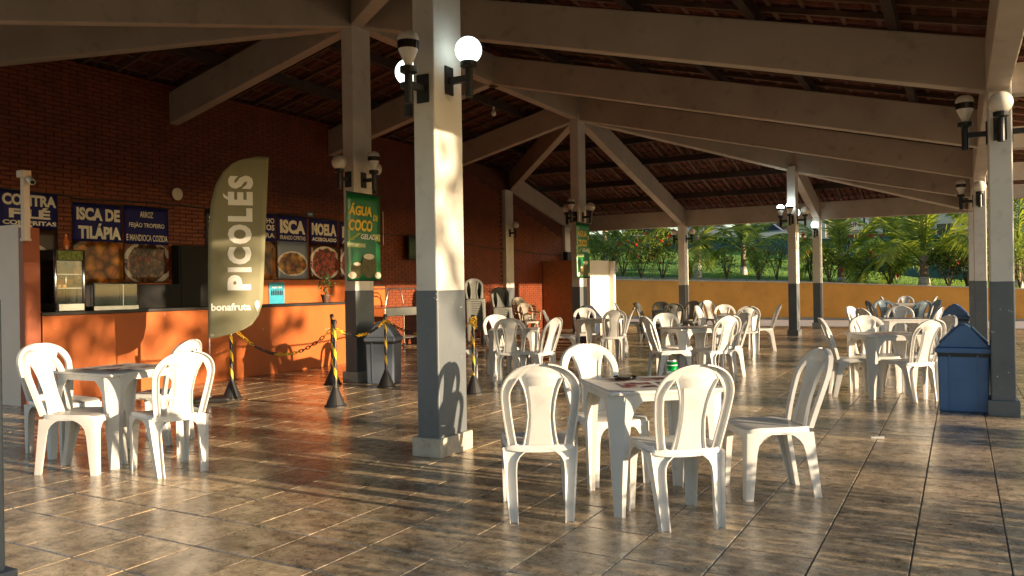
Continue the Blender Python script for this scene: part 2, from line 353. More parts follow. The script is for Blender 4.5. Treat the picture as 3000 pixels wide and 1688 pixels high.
# ================================================================ SETTING: ground, floor, walkway
XR = -7.52; YS, YN = 9.05, 16.7; SL = 0.2440; ZR = 5.05; BD = 0.52      # ridge line, slope, ridge beam underside, beam depth
g = MB(); g.add([(-400,-400,-.06),(400,-400,-.06),(400,400,-.06),(-400,400,-.06)], [(0,1,2,3)])
tag(g.build('ground', M_ground), kind='structure')
floor = MB().box(-11.6,16.2,-2.5,25.35,-.05,-.006).build('floor', M_grout); tag(floor, kind='structure')
tb = MB(); j = .0024
def tile_at(i, k):
    return TX0 + PX*i, TY0 + PY*k
def tile_shape(b, x, y, w, h, dz=0, sk=0):
    c = .004; q = .0042
    b.add([(x+j,y+q,-.006),(x+w-j,y+q,-.006),(x+w-j,y+h-q,-.006),(x+j,y+h-q,-.006),
           (x+j+c,y+q+c,dz),(x+w-j-c,y+q+c,dz+sk),(x+w-j-c,y+h-q-c,dz+sk),(x+j+c,y+h-q-c,dz)],
          [(4,5,6,7),(0,1,5,4),(1,2,6,5),(2,3,7,6),(3,0,4,7)])
cand = []
for i in range(-26, 43):
    for k in range(-14, 56):
        x, y = tile_at(i, k)
        if x < -11.55 or x+PX > 16.15 or y < -2.4 or y+PY > 25.3: continue
        cx, cy_ = x+PX/2, y+PY/2
        d = cx*f2.x + cy_*f2.y; s = cx*r3.x + cy_*r3.y
        vis = d > 3.2 and abs(s) < .66*d
        cand.append((d if vis else 99+d, i, k, x, y))
cand.sort()
tm = MB(); tile_shape(tm, -PX/2, -PY/2, PX, PY); tile_me = tm.mesh('floor_tile', M_floor, fixn=False)
rest = MB()
for n, (d, i, k, x, y) in enumerate(cand):
    dz = (random.random()-.5)*.0016
    if n < 300:
        o = obj('floor_tile', tile_me, floor, (x+PX/2, y+PY/2, dz)); o.rotation_euler = ((random.random()-.5)*.004, (random.random()-.5)*.004, 0)
    else: tile_shape(rest, x, y, PX, PY, dz, (random.random()-.5)*.0016)
tag(rest.build('floor_tile_field', M_floor, floor, fixn=False), kind='stuff')
walk = MB(); walk.box(-11.6,16.2,25.37,29.7,-.05,.004); tag(walk.build('walkway', mat('walkway_concrete', (.55,.46,.40), .7, var=.12, vscale=1.5, coord='World', dirt=.2)), kind='structure')

# ================================================================ PAVILION: columns, beams, roof
pav = thing('pavilion', 'open pavilion of cream pillars and beams under a hipped clay tile roof', 'pavilion', (XR, 12.9, 0))
pav.location = (0,0,0)
ZT = lambda x, y: ZR - SL*max(abs(x-XR), y-YN, YS-y, 0)
COLS = dict(C1=(-3.63,5.37,4.09), C2=(-7.52,9.05,5.05), C3=(-7.52,16.7,5.05), C6=(-3.61,20.9,4.06), C7=(-3.62,24.8,3.13), C5=(-7.6,24.8,3.13),
            C8=(.35,9.25,3.13), C9=(.32,17.0,3.13), C11=(.3,24.8,3.13), C10=(-3.64,1.735,3.13), C13=(.35,1.84,3.13), C14=(-7.52,1.77,3.13))
for n, (x, y, z) in COLS.items():
    c = MB().box(x-.1,x+.1,y-.2,y+.2,0,z+.12).build('column', M_cream, pav, bevel=.012)
    MB().box(x-.103,x+.103,y-.203,y+.203,.10,1.297).build('painted_base', M_grey, c, bevel=.012)
    MB().box(x-.135,x+.135,y-.235,y+.235,0,.15).build('plinth', M_plinth if n in ('C1','C2','C7') else M_grey, c, bevel=.008)
for (x, y0, y1, z) in ((-11.4,20.05,20.5,4.09), (-11.4,24.0,24.4,3.25)):      # pilasters in the brick wall
    c = MB().box(x-.08,x+.10,y0,y1,0,z).build('column', M_cream, pav, bevel=.01)
    MB().box(x-.075,x+.103,y0-.003,y1+.003,0,1.297).build('painted_base', M_grey, c)
def beam(p, q, w=.188, dep=BD, ext=0.0, name='beam', m=M_beam, bev=.012):
    p = Vector(p); q = Vector(q); d = (q-p); h = Vector((d.x,d.y,0)).normalized(); sd = Vector((-h.y,h.x,0))*w/2
    t = d.normalized()*ext; p = p-t; q = q+t; up = Vector((0,0,dep))
    b = MB().hexa([p-sd,q-sd,q+sd,p+sd,p-sd+up,q-sd+up,q+sd+up,p+sd+up])
    return b.build(name, m, pav, bevel=bev)
zw = ZR - SL*3.98
beam((XR,YS,ZR),(XR,YN,ZR), ext=.05)
for y0, y1 in ((9.05,9.25),(12.9,13.05),(16.7,17.0)):
    beam((XR,y0,ZR),(.35,y1,3.13)); beam((XR,y0,ZR-.003),(-11.48,y0,zw), w=.184)
beam((-3.61,20.9,4.06),(.32,20.9,3.13)); beam((-3.63,5.37,4.09),(.35,5.4,3.13))
beam((-7.54,16.7,ZR-.006),(-7.6,24.8,3.13)); beam((-3.61,20.9,4.057),(-3.62,24.8,3.13))
beam((XR,16.7,ZR-.002),(-3.61,20.9,4.06)); beam((-3.61,20.9,4.061),(.3,24.8,3.13))
beam((XR,16.7,ZR-.004),(-11.4,20.6,4.09)); beam((-11.4,20.5,4.08),(-11.4,24.8,3.12))
beam((XR,9.05,ZR-.002),(-3.63,5.37,4.09)); beam((-3.63,5.37,4.091),(.35,1.77,3.13))
beam((XR,9.05,ZR-.004),(-11.4,5.25,zw+.02)); beam((-11.4,5.25,zw),(-15.3,1.5,3.13))
beam((XR,9.05,ZR-.006),(-7.52,1.77,3.13)); beam((-3.63,5.37,4.087),(-3.63,1.77,3.13))
beam((.35,1.4,3.122),(.3,25.0,3.122), w=.196, dep=.5); beam((-11.5,24.8,3.12),(.42,24.8,3.12), w=.196, dep=.5); beam((-15.3,1.77,3.12),(.5,1.77,3.12), w=.196, dep=.5)
for y in (9.25,13.05,17.0,20.9):
    beam((.44,y,3.095),(1.55,y,3.08), w=.18, dep=.30)
# roof: purlins, rafters, battens and clay tiles of the four slopes
faces = {'E': (lambda s,t: (XR+t, s), YS, YN, 1, 9.0), 'N': (lambda s,t: (s, YN+t), XR, XR, 1, 9.2),
         'S': (lambda s,t: (s, YS-t), XR, XR, 1, 8.6), 'W': (lambda s,t: (XR-t, s), YS, YN, 1, 5.2)}
ZTOP = ZR + BD
def rp(F, s, t, up=0): x, y = F(s,t); return Vector((x, y, ZTOP - SL*t + up))
roof = MB(); tile_v = []; tile_f = []
EO = .0
def lath(b, F, a, c, w, h, up):
    p = rp(F,*a,up); q = rp(F,*c,up); d = q-p; hh = Vector((d.x,d.y,0)).normalized(); sd = Vector((-hh.y,hh.x,0))*w/2; u = Vector((0,0,h))
    b.hexa([p-sd,q-sd,q+sd,p+sd,p-sd+u,q-sd+u,q+sd+u,p+sd+u])
cover = MB()
for nm, (F, s0, s1, _, TM) in faces.items():
    for t in (1.35,2.75,4.15,5.55,6.95):
        if t > TM-.3: continue
        b = MB(); lath(b, F, (s0-t+.1,t), (s1+t-.1,t), .09, .15, .0); b.build('purlin', M_wood, pav)
    s = s0-TM+.3
    while s < s1+TM-.3:
        tstart = max(0.1, s0-s, s-s1)+.05
        if tstart < TM-.4: lath(roof, F, (s,tstart), (s,TM), .05, .06, .15)
        s += .56
    t = .3
    while t < TM:
        lath(roof, F, (s0-t,t), (s1+t,t), .045, .022, .21); t += .36
    cover.add([rp(F,s0,0,.36),rp(F,s1,0,.36),rp(F,s1+TM,TM,.36),rp(F,s0-TM,TM,.36)], [(0,1,2,3)] if abs(s1-s0) > .01 else [(0,2,3)])
roof_o = roof.build('roof', M_batten, pav, fixn=False)
cover.build('roof_sun_block', M_tile, roof_o, fixn=False)  # unseen opaque sheet added above the tiles to stop sun leaking through
# clay channel and cap tiles
def clay(W, L, rise, inv):
    vs = []; n = 4
    for e, tt in ((0,0.),(1,L)):
        for k in range(n+1):
            a = math.pi*k/n; wv = W*(1 - .12*e)
            vs.append((-wv/2*math.cos(a), tt, (-1 if inv else 1)*rise*math.sin(a) + (.018 if e == 0 else 0)))
    fs = [(k,k+1,n+2+k,n+1+k) for k in range(n)]
    return vs, fs
chan = clay(.165,.46,.05,True); cap = clay(.15,.46,.045,False)
chan_me = MB().add(*chan).mesh('roof_tile', M_tile, smooth=True, fixn=False)
allt = MB(); picked = []
for nm, (F, s0, s1, _, TM) in faces.items():
    t = .1; ax = {'E': 0, 'N': 0, 'S': 0, 'W': 0}[nm]
    while t < TM-.3:
        s = s0-t+.1
        while s < s1+t-.1:
            p = rp(F,s,t,.255); q = rp(F,s,t+1,.255); e = (q-p).normalized(); sx = Vector((e.y,-e.x,0)).normalized(); up = sx.cross(e)
            jit = (random.random()-.5)*.02
            if nm == 'N' and 1.2 < t < 6.6 and -6.9 < p.x < -1.2: picked.append((p, sx, e, up, jit))
            else:
                allt.add([p + sx*(v[0]+jit) + e*v[1] + up*v[2] for v in chan[0]], chan[1])
            pc = rp(F,s+.095,t,.275)
            if nm in 'NE': allt.add([pc + sx*(v[0]+jit) + e*v[1] + up*v[2] for v in cap[0]], cap[1])
            s += .19
        t += .36
random.shuffle(picked); picked.sort(key=lambda r: abs(r[0].x+4.6)*.5 + abs(r[0].y-19.6))
for n, (p, sx, e, up, jit) in enumerate(picked):
    if n < 300:
        o = obj('roof_tile', chan_me, roof_o); o.matrix_world = Matrix(((sx.x,e.x,up.x,p.x+sx.x*jit),(sx.y,e.y,up.y,p.y+sx.y*jit),(sx.z,e.z,up.z,p.z),(0,0,0,1)))
    else: allt.add([p + sx*(v[0]+jit) + e*v[1] + up*v[2] for v in chan[0]], chan[1])
tag(allt.build('roof_tile_field', M_tile, roof_o, smooth=True, fixn=False), kind='stuff')

# ================================================================ BRICK WALL, plaster, counter
WX = -11.4
bw = thing('brick_wall', 'tall orange painted brick wall behind the snack counter', 'wall')
wall_core = MB()
wall_core.prism([(5.3,0),(24.9,0),(24.9,3.3),(20.4,4.6),(16.7,4.75),(9.05,4.75),(5.3,4.3)], 'x', WX-.25, WX-.012).build('mortar_core', M_mortar, bw)
MB().box(WX-.011,WX+.002,5.5,13.95,0,1.52).build('plaster_dado', M_orange, bw)
BL, BH = .25, .064
bm_ = MB()
def brick_shape(b, x, y, z, l, h, d=.012):
    c = .004; g_ = .005
    y0, y1, z0, z1 = y+g_, y+l-g_, z+g_, z+h-g_
    b.add([(x-.012,y0,z0),(x-.012,y1,z0),(x-.012,y1,z1),(x-.012,y0,z1),(x,y0+c,z0+c),(x,y1-c,z0+c),(x,y1-c,z1-c),(x,y0+c,z1-c)],
          [(4,5,6,7),(0,1,5,4),(1,2,6,5),(2,3,7,6),(3,0,4,7)])
b0 = MB(); brick_shape(b0, 0, -BL/2, -BH/2, BL, BH); brick_me = b0.mesh('brick', M_brick, fixn=False)
near = []; old = MB(); far = MB()
row = 0; z = 0.0
while z < 4.7:
    y = 5.5 + (BL/2 if row % 2 else 0) - BL
    while y < 24.6:
        ztop = 4.75 if y < 16.5 else 4.75 - .26*(y-16.5)
        if z < ztop and not (z < 1.5 and y < 13.8) and y > 5.2 and not (19.95 < y+.12 < 20.6):
            if 11.2 < y < 13.7 and 2.83 < z < 3.62: brick_shape(old, WX-.004, y, z, BL, BH)
            else: near.append((y, z))
        y += BL
    z += BH; row += 1
near.sort(key=lambda p: (0 if (2.62 < p[1] < 3.75 and p[0] > 5.6) else 40) + p[0])
for n, (y, z) in enumerate(near):
    dx = (random.random()-.5)*.003
    if n < 300: obj('brick', brick_me, bw, (WX+dx, y+BL/2, z+BH/2))
    else: brick_shape(far, WX+dx, y, z, BL, BH)
tag(far.build('brick_field', M_brick, bw, fixn=False), kind='stuff')
tag(old.build('bare_brick_patch', M_brick_old, bw, fixn=False), kind='stuff')
old_label = 'darker bare brick infill above the menu banners'

ct = thing('snack_counter', 'orange plastered snack counter with thin black countertop', 'counter', (-9.6,8.3,0)); ct.location = (0,0,0)
MB().box(-9.62,-9.5,5.66,11.05,0,1.05).build('counter_front', M_orange, ct, bevel=.006)
MB().box(-9.98,-9.46,5.64,11.09,1.052,1.092).build('countertop', M_blackp, ct, bevel=.004)
MB().box(-11.37,-9.62,10.93,11.05,0,1.048).build('counter_end', M_orange, ct)
pw = thing('partition_wall', 'smooth pale partition wall beside the counter end', 'wall'); 
MB().box(-11.38,-9.60,5.45,5.62,0,2.13).build('wall_panel', M_pinkwall, pw, bevel=.005)
MB().box(-9.598,-9.50,5.452,5.64,0,2.09).build('end_strip', M_red, pw)
post = thing('camera_post', 'slim white square post with box head rising above the pale partition', 'post', (-9.36,5.40,1.93))
MB().box(-.035,.035,-.035,.035,0,.72).build('shaft', M_pinkwall, post, bevel=.004)
MB().box(-.085,.045,-.05,.05,.72,.80).build('junction_box', M_pinkwall, post, bevel=.006)
MB().box(-.03,.03,-.05,.046,-.01,.02).build('bracket', M_pinkwall, post)
cc = thing('security_camera', 'small white bullet camera beside the post head over the partition', 'camera', (-9.27,5.41,2.60))
MB().tube([(-.06,0,.05),(-.01,0,.03)], .012, 6).build('mount', M_lampwhite, cc)
MB().tube([(-.03,0,.035),(.09,-.03,-.02)], .034, 10).build('camera_body', M_lampwhite, cc, smooth=False)
MB().tube([(.086,-.029,-.018),(.096,-.032,-.023)], .024, 10).build('lens', M_dkglass, cc)

# low screen wall near the far end of the brick wall
sw = thing('stucco_screen_wall', 'rough brown stucco screen wall at the brick wall end', 'wall')
MB().box(-11.38,-9.9,22.5,22.64,0,2.1).build('stucco_face', M_stucco, sw)
ww = thing('white_screen_wall', 'brilliant white sunlit screen wall joined to the stucco one', 'wall')
MB().box(-9.898,-9.78,22.49,24.0,0,2.09).build('wall_panel', M_whitewall, ww)
MB().box(-9.9,-9.62,24.002,24.15,0,2.085).build('end_post', M_whitewall, ww)
# yellow retaining wall with its coping
yw = thing('yellow_retaining_wall', 'long low mustard yellow wall along the back of the floor', 'wall')
pts = [(-16.0,1.63),(-12.0,1.52),(-4.5,1.29),(1.7,.99),(9,.75),(16,.6)]
b = MB(); c2 = MB(); base = MB()
for (xa, za), (xb, zb) in zip(pts[:-1], pts[1:]):
    b.hexa([(xa,29.8,0),(xb,29.8,0),(xb,29.98,0),(xa,29.98,0),(xa,29.8,za),(xb,29.8,zb),(xb,29.98,zb),(xa,29.98,za)])
    c2.hexa([(xa,29.77,za+.001),(xb,29.77,zb+.001),(xb,30.0,zb+.001),(xa,30.0,za+.001),(xa,29.77,za+.035),(xb,29.77,zb+.035),(xb,30.0,zb+.035),(xa,30.0,za+.035)])
b.build('wall_face', M_yellow, yw); c2.build('coping', M_coping, yw)
x = -15.9
while x < 15.5:
    l = random.uniform(.5,1.1); h = random.uniform(.06,.11)
    MB().box(x,min(x+l-.02,15.9),29.74,29.797,0,h).build('base_stone', M_plinth, yw); x += l

# ================================================================ PLASTIC CHAIRS AND TABLES
def chair_meshes(m, arms=False):
    H0, HT = .425, .892
    def prof(s):
        xo = np.interp(s, [0,.15,.35,.55,.66], [.178,.190,.204,.214,.217])
        if s > .60: xo = .2165*max(0, 1-((s-.60)/.402)**2.5)**(1/2.1)
        return xo
    def splat(s): return np.interp(s, [0,.15,.35,.55,.7,.83,1], [.098,.084,.073,.080,.096,.122,.14])
    SG = .83
    V = []; Fc = []; rows = list(np.linspace(0,.6,11)) + list(np.linspace(.64,.82,8)) + [.83,.86,.89,.92,.945,.965,.98,.991,.998]
    fr = [1,.9,.5,.1,0]; sp = [-1,-.9,-.76,-.66,0,.66,.76,.9,1]
    NC = 5+9+5
    for s in rows:
        xo = prof(s); z = H0 + (HT-H0)*s
        yb = -.178 - .155*s**1.12
        if s <= SG:
            xs = splat(s); xn = xo - .043
            if s > .55: xn = xs + (xn-xs)*math.sqrt(max(0, 1-((s-.55)/(SG-.55))**2.3))
        else:
            rt = splat(SG)/prof(SG); xs = xn = xo*rt
        def Y(x): return yb - .020*(1-(x/.22)**2)
        left = [-(xn+(xo-xn)*t) for t in fr]
        for kx, t in zip(left, fr):
            V.append((kx, Y(kx) - (.030 if t == 1 else .004 if t == .9 else -.003 if t == .5 else .001) - (.018 if (t == 0 and s < SG-.005) else 0), z))
        for t in sp:
            kx = xs*t; V.append((kx, Y(kx) - (.016 if abs(t) == 1 and s < SG-.005 else 0) + (-.007 if abs(t) < .7 else .003)*(1 if s < SG+.05 else .2), z))
        for kx, t in zip([-q for q in left[::-1]], fr[::-1]):
            V.append((kx, Y(kx) - (.030 if t == 1 else .004 if t == .9 else -.003 if t == .5 else .001) - (.018 if (t == 0 and s < SG-.005) else 0), z))
    nr = len(rows)
    for i in range(nr-1):
        for k in range(NC-1):
            if k in (4, 13): continue
            Fc.append((i*NC+k, i*NC+k+1, (i+1)*NC+k+1, (i+1)*NC+k))
    b = MB().add(V, Fc); me = bpy.data.meshes.new('backrest'); me.from_pydata(b.v, [], b.f)
    bm = bmesh.new(); bm.from_mesh(me); bmesh.ops.remove_doubles(bm, verts=bm.verts[:], dist=.0012); bmesh.ops.recalc_face_normals(bm, faces=bm.faces[:]); bm.to_mesh(me); bm.free()
    back = bake(me, .008, 0); back.shade_smooth()
    # seat
    n = 11; V = []; Fc = []
    for jv in range(n):
        v = -1 + 2*jv/(n-1)
        for iu in range(n):
            u = -1 + 2*iu/(n-1)
            hw = .192 + .020*(v+1)/2
            cr = 1 - .07*(abs(u)**6)*(abs(v)**6)
            x = u*hw*cr; y = .012 + v*.205*cr
            z = .442 - .014*(1-u*u)*(1-.35*v) + (-.012*max(0,(v-.55)/.45)**2) - .004*(u*u)
            V.append((x,y,z))
    for jv in range(n-1):
        for iu in range(n-1): Fc.append((jv*n+iu, jv*n+iu+1, (jv+1)*n+iu+1, (jv+1)*n+iu))
    # rolled rim
    ring = [iu for iu in range(n)] + [jv*n+n-1 for jv in range(1,n)] + [(n-1)*n+iu for iu in range(n-2,-1,-1)] + [jv*n for jv in range(n-2,0,-1)]
    o0 = len(V)
    for r_ in ring:
        x,y,z = V[r_]; V.append((x*1.018, .012+(y-.012)*1.018, z-.006))
    o1 = len(V)
    for r_ in ring:
        x,y,z = V[r_]; V.append((x*1.03, .012+(y-.012)*1.03, z-.042))
    m_ = len(ring)
    for k in range(m_):
        k2 = (k+1) % m_
        Fc.append((ring[k], o0+k, o0+k2, ring[k2])); Fc.append((o0+k, o1+k, o1+k2, o0+k2))
    b = MB().add(V,Fc); sm = b.mesh('seat'); seat = bake(sm, .006, -1); seat.shade_smooth()
    # legs: L-shaped tapered channels that widen into the apron
    legs = []
    for sx, sy in ((-1,1),(1,1),(-1,-1),(1,-1)):
        V = []; Fc = []; zs = [0,.015,.10,.20,.28,.33,.36,.385,.40,.408]
        xt, yt = .212, (.215 if sy > 0 else .198); xb, yb = (.205 if sy > 0 else .178), (.225 if sy > 0 else .262)
        for z in zs:
            t = z/.41; cx = xb+(xt-xb)*t; cyy = yb+(yt-yb)*t
            a = .046 + .022*min(1,z/.33)
            e = 0 if z < .30 else 1-math.sqrt(max(0,1-((z-.30)/.108)**2))
            ax_ = a + (cx-a)*e*.985; ay_ = a + (cyy-a)*e*.985; c = .014
            dq = .030
            if sy > 0: row_ = [(cx-ax_,cyy),(cx-ax_*.5-c*.5,cyy),(cx-c,cyy),(cx-.003,cyy-.003),(cx,cyy-c),(cx,cyy-ay_*.5-c*.5),(cx,cyy-ay_)]
            else: row_ = [(cx-ax_,cyy),(cx-ax_,cyy-dq+.004),(cx-ax_+.006,cyy-dq),(cx-.006,cyy-dq),(cx,cyy-.002),(cx,cyy-ay_*.5),(cx,cyy-ay_)]
            for (px,py) in row_: V.append((sx*px, sy*py, z))
        for i in range(len(zs)-1):
            for k in range(6): Fc.append((i*7+k,i*7+k+1,(i+1)*7+k+1,(i+1)*7+k))
        b = MB().add(V,Fc); lm = b.mesh('leg'); l = bake(lm, .006, 0); l.shade_smooth(); legs.append(l)
    out = [('seat',seat),('backrest',back)] + [('leg',l) for l in legs]
    if arms:
        for sx in (-1,1):
            b = MB(); path = [(sx*.20,-.24,.66),(sx*.235,-.12,.655),(sx*.245,.05,.645),(sx*.24,.17,.63),(sx*.225,.21,.57),(sx*.212,.205,.42)]
            b.tube(path, [.02,.022,.024,.024,.02,.018], 8); am = b.mesh('armrest', smooth=True); out.append(('armrest',am))
    for _, me in out:
        me.materials.clear(); me.materials.append(m)
    return out
def smooth_by_angle(me, ang=40):
    try:
        me.set_sharp_from_angle(angle=R(ang))
    except Exception: pass
CH = {'white': chair_meshes(M_white), 'grey': chair_meshes(M_greyp), 'blue': chair_meshes(M_bluep), 'tan': chair_meshes(M_tan), 'arm': chair_meshes(M_tan, True)}
for k in CH:
    for _, me in CH[k]: smooth_by_angle(me)
def chair(x, y, hx, hy, label, group, kind='white', z=0, tilt=0, name='plastic_chair'):
    rz = math.atan2(-hx, hy)
    t = thing(name, label, 'chair', (x,y,z), rz, group)
    if tilt: t.rotation_euler = (tilt, 0, rz)
    for n, me in CH[kind]: obj(n, me, t)
    return t

def table_meshes(m):
    top = bake(MB().box(-.35,.35,-.35,.35,.690,.716).mesh('tabletop'), bevel=.012)
    rim = MB()
    for a in range(4):
        ca, sa = math.cos(a*math.pi/2), math.sin(a*math.pi/2)
        pts = [(-.27,.338,.655),(.27,.338,.655),(.27,.330,.655),(-.27,.330,.655),(-.27,.345,.692),(.27,.345,.692),(.27,.337,.692),(-.27,.337,.692)]
        rim.hexa([(p[0]*ca-p[1]*sa, p[0]*sa+p[1]*ca, p[2]) for p in pts])
    apron = rim.mesh('apron')
    V = []; Fc = []; zs = [0,.02,.15,.30,.45,.55,.60,.635,.655,.668,.692]
    for z in zs:
        t = z/.69; c = .318+.027*t; h = .034+.052*t**1.3
        e = 0 if z < .53 else 1-math.sqrt(max(0,1-((z-.53)/.163)**2))
        a = .022+.02*t + .18*e
        row_ = [(c-h-a,c-.004),(c-h-a*.4,c-.002),(c-h,c),(c-h*.55,c-h*.45),(c,c-h),(c-.002,c-h-a*.4),(c-.004,c-h-a)]
        for p in row_: V.append((p[0],p[1],z))
    for i in range(len(zs)-1):
        for k in range(6): Fc.append((i*7+k,i*7+k+1,(i+1)*7+k+1,(i+1)*7+k))
    lm = MB().add(V,Fc).mesh('leg'); leg = bake(lm, .006, -1); leg.shade_smooth(); smooth_by_angle(leg, 30)
    for me in (top,apron,leg): me.materials.clear(); me.materials.append(m)
    return top, apron, leg
def printmat():
    m = bpy.data.materials.new('table_print'); m.use_nodes = True; nt = m.node_tree; b = nt.nodes['Principled BSDF']; L = nt.links.new
    tc = nd(nt,'ShaderNodeTexCoord'); v = nd(nt,'ShaderNodeTexVoronoi'); v.inputs['Scale'].default_value = 9; L(tc.outputs['Object'], v.inputs['Vector'])
    n = nd(nt,'ShaderNodeTexNoise'); n.inputs['Scale'].default_value = 14; n.inputs['Detail'].default_value = 3; L(tc.outputs['Object'], n.inputs['Vector'])
    r = nd(nt,'ShaderNodeValToRGB'); e = r.color_ramp.elements; e[0].position=.40; e[0].color=(.05,.03,.04,1); e[1].position=.62; e[1].color=(.55,.52,.50,1)
    k = e.new(.47); k.color=(.30,.05,.05,1); k = e.new(.53); k.color=(.33,.30,.29,1)
    L(n.outputs['Fac'], r.inputs[0]); L(r.outputs[0], b.inputs['Base Color']); b.inputs['Roughness'].default_value=.35
    return m
M_print = printmat()
TB = {'white': table_meshes(M_white), 'grey': table_meshes(M_greyp), 'blue': table_meshes(M_bluep)}
pr = MB(); 
pr.add([(-.22,-.2,.7175),(-.02,-.22,.7175),(.0,.02,.7175),(-.2,.04,.7175)], [(0,1,2,3)]); pr.add([(.03,-.18,.7175),(.24,-.2,.7175),(.25,.0,.7175),(.05,.03,.7175)], [(0,1,2,3)])
pr.add([(.1+.13*math.cos(a*.5236), .17+.09*math.sin(a*.5236), .7175) for a in range(12)], [tuple(range(12))]); pr.add([(-.14+.1*math.cos(a*.5236), .18+.08*math.sin(a*.5236), .7175) for a in range(12)], [tuple(range(12))])
print_me = pr.mesh('printed_logos', M_print, fixn=False)
def table(x, y, ang, label, group, kind='white', printed=True):
    t = thing('plastic_table', label, 'table', (x,y,0), R(ang), group)
    top, apron, leg = TB[kind]
    obj('tabletop', top, t); obj('apron', apron, t)
    for a in range(4): obj('leg', leg, t, rot=(0,0,a*math.pi/2))
    if printed and kind == 'white': obj('printed_logos', print_me, t)
    return t
ORD = ['lowest','second','third','fourth','fifth','sixth','seventh','eighth','ninth','tenth','eleventh','twelfth','topmost']
GC, GT = 'plastic chairs of the snack bar', 'plastic tables of the snack bar'
def place(bx, by, hx, hy, off=.0):
    n = math.hypot(hx,hy); return (bx+hx/n*off, by+hy/n*off, hx/n, hy/n)
# front set, with the green can
table(-1.66,4.69,39,'square white plastic table with a green can on it', GT)
chair(-2.17,4.20,-.50,.85,'white chair set off the corner of the green can table toward the front pillar', GC)
chair(-2.12,5.12,.72,-.69,'white chair drawn up to the green can table from the pillar side, facing the can', GC)
chair(-1.42,4.41,-.64,.77,'white chair tucked in at the green can table with its seat under the top', GC)
chair(-1.07,5.21,-.83,-.56,'white chair pulled out alone on the far side of the green can table', GC)
# left set, by the feather flag
table(-5.82,4.08,93,'square white plastic table close to the feather flag', GT)
chair(-5.72,3.70,.90,.42,'sunlit white chair at the flag table with its seat half under the top', GC)
chair(-6.50,4.03,.96,-.10,'white chair half hidden behind its neighbour at the flag table', GC)
chair(-5.12,3.98,-.94,.30,'white chair with its back to the front pillar at the flag table', GC)
chair(-6.22,4.70,-.95,-.28,'white chair showing only its back rim behind another at the flag table', GC)
# third set, behind the front pillar
table(-5.55,10.05,25,'white plastic table beside the striped barrier post behind the front pillar', GT)
chair(*place(-6.14,10.59,.7,-.7,.25),'white chair facing the open side at the table beside the striped post', GC)
chair(*place(-5.32,9.51,-.4,.92,.25),'white chair turned toward the bricks at the table beside the striped post', GC)
chair(*place(-4.87,9.75,-.95,.1,.22),'white chair seen edge on at the table beside the striped post, leaning outward', GC)
chair(-6.25,9.75,.85,.5,'white chair between the front pillar and the table beside the striped post', GC)
# fourth set, before the white screen wall
table(-5.65,13.35,4,'white plastic table in line with the white screen wall', GT)
chair(*place(-6.45,12.98,.92,.40,.25),'white chair, back to the bricks, at the table before the white screen wall', GC)
chair(*place(-6.30,14.2,.45,-.9,.25),'white chair with its back to the white screen wall', GC)
chair(*place(-5.23,13.01,-.6,.8,.25),'white chair facing the white screen wall at the table in line with it', GC)
chair(*place(-5.37,14.07,-.9,-.3,.25),'shaded white chair at the table before the white screen wall', GC)
# fifth set, behind the green can
table(-3.25,10.95,45,'white plastic table in the middle of the floor behind the green can', GT)
chair(*place(-3.62,10.36,.75,.65,.25),'white chair with shaded back at the table behind the green can', GC)
chair(*place(-3.77,11.47,.6,-.8,.25),'sunlit white chair facing the can at the table behind the green can', GC)
chair(*place(-2.75,10.71,-.8,.6,.22),'white chair facing the counter at the table behind the green can', GC)
chair(*place(-2.80,11.61,-.75,-.65,.22),'white chair, shaded inside, at the table behind the green can', GC)
# sixth set
table(-3.7,15.6,5,'white plastic table in shade before the middle of the yellow wall', GT)
chair(*place(-4.34,15.43,.95,.05,.22),'shaded chair with its back to the counter at the table before the middle yellow wall', GC)
chair(*place(-4.15,16.3,.45,-.9,.25),'shaded chair with its back to the yellow wall at the table before its middle', GC)
chair(*place(-3.44,15.11,-.4,.92,.22),'shaded chair facing the yellow wall at the table before its middle', GC)
chair(*place(-3.2,16.2,-.9,-.3,.22),'chair with a sunlit outer edge at the table before the middle of the yellow wall', GC)
# seventh set, grey
table(-6.05,18.5,10,'dark grey plastic table among grey chairs near the yellow wall', GT, 'grey')
chair(*place(-6.55,17.95,.9,.45,.22),'dark grey chair at the grey table, back to the brick wall', GC, 'grey')
chair(*place(-6.75,18.7,.9,.1,.2),'dark grey chair at the grey table, second from the brick wall side', GC, 'grey')
chair(*place(-6.45,19.2,.4,-.9,.22),'grey chair at the grey table with its back to the yellow wall', GC, 'grey')
chair(*place(-5.65,17.65,-.35,.93,.22),'grey chair at the grey table facing the yellow wall', GC, 'grey')
chair(*place(-5.5,18.9,-.95,.0,.22),'dark grey chair at the grey table facing the brick wall', GC, 'grey')
chair(*place(-5.95,20.0,-.3,-.95,.22),'tan chair behind the grey table near the yellow wall', GC, 'tan')
chair(*place(-5.6,20.5,.8,-.6,.22),'white chair with a sunlit seat behind the grey table', GC)
chair(*place(-6.95,18.1,.9,.3,.1),'white chair mostly hidden behind the grey chairs of the grey table', GC)
# eighth set, by the blue bin
table(-.75,10.15,28,'white plastic table next to the big blue bin', GT)
chair(*place(-1.33,10.02,.95,.3,.25),'white chair seen edge on at the blue bin table, back to the counter', GC)
chair(*place(-1.0,10.83,.4,-.9,.25),'white chair at the blue bin table with its back to the yellow wall', GC)
chair(*place(-.36,9.82,-.72,.69,.22),'white chair at the blue bin table nearest the blue bin', GC)
chair(*place(-.25,10.95,-.85,-.5,.2),'white chair with a shaded inner side at the blue bin table', GC)
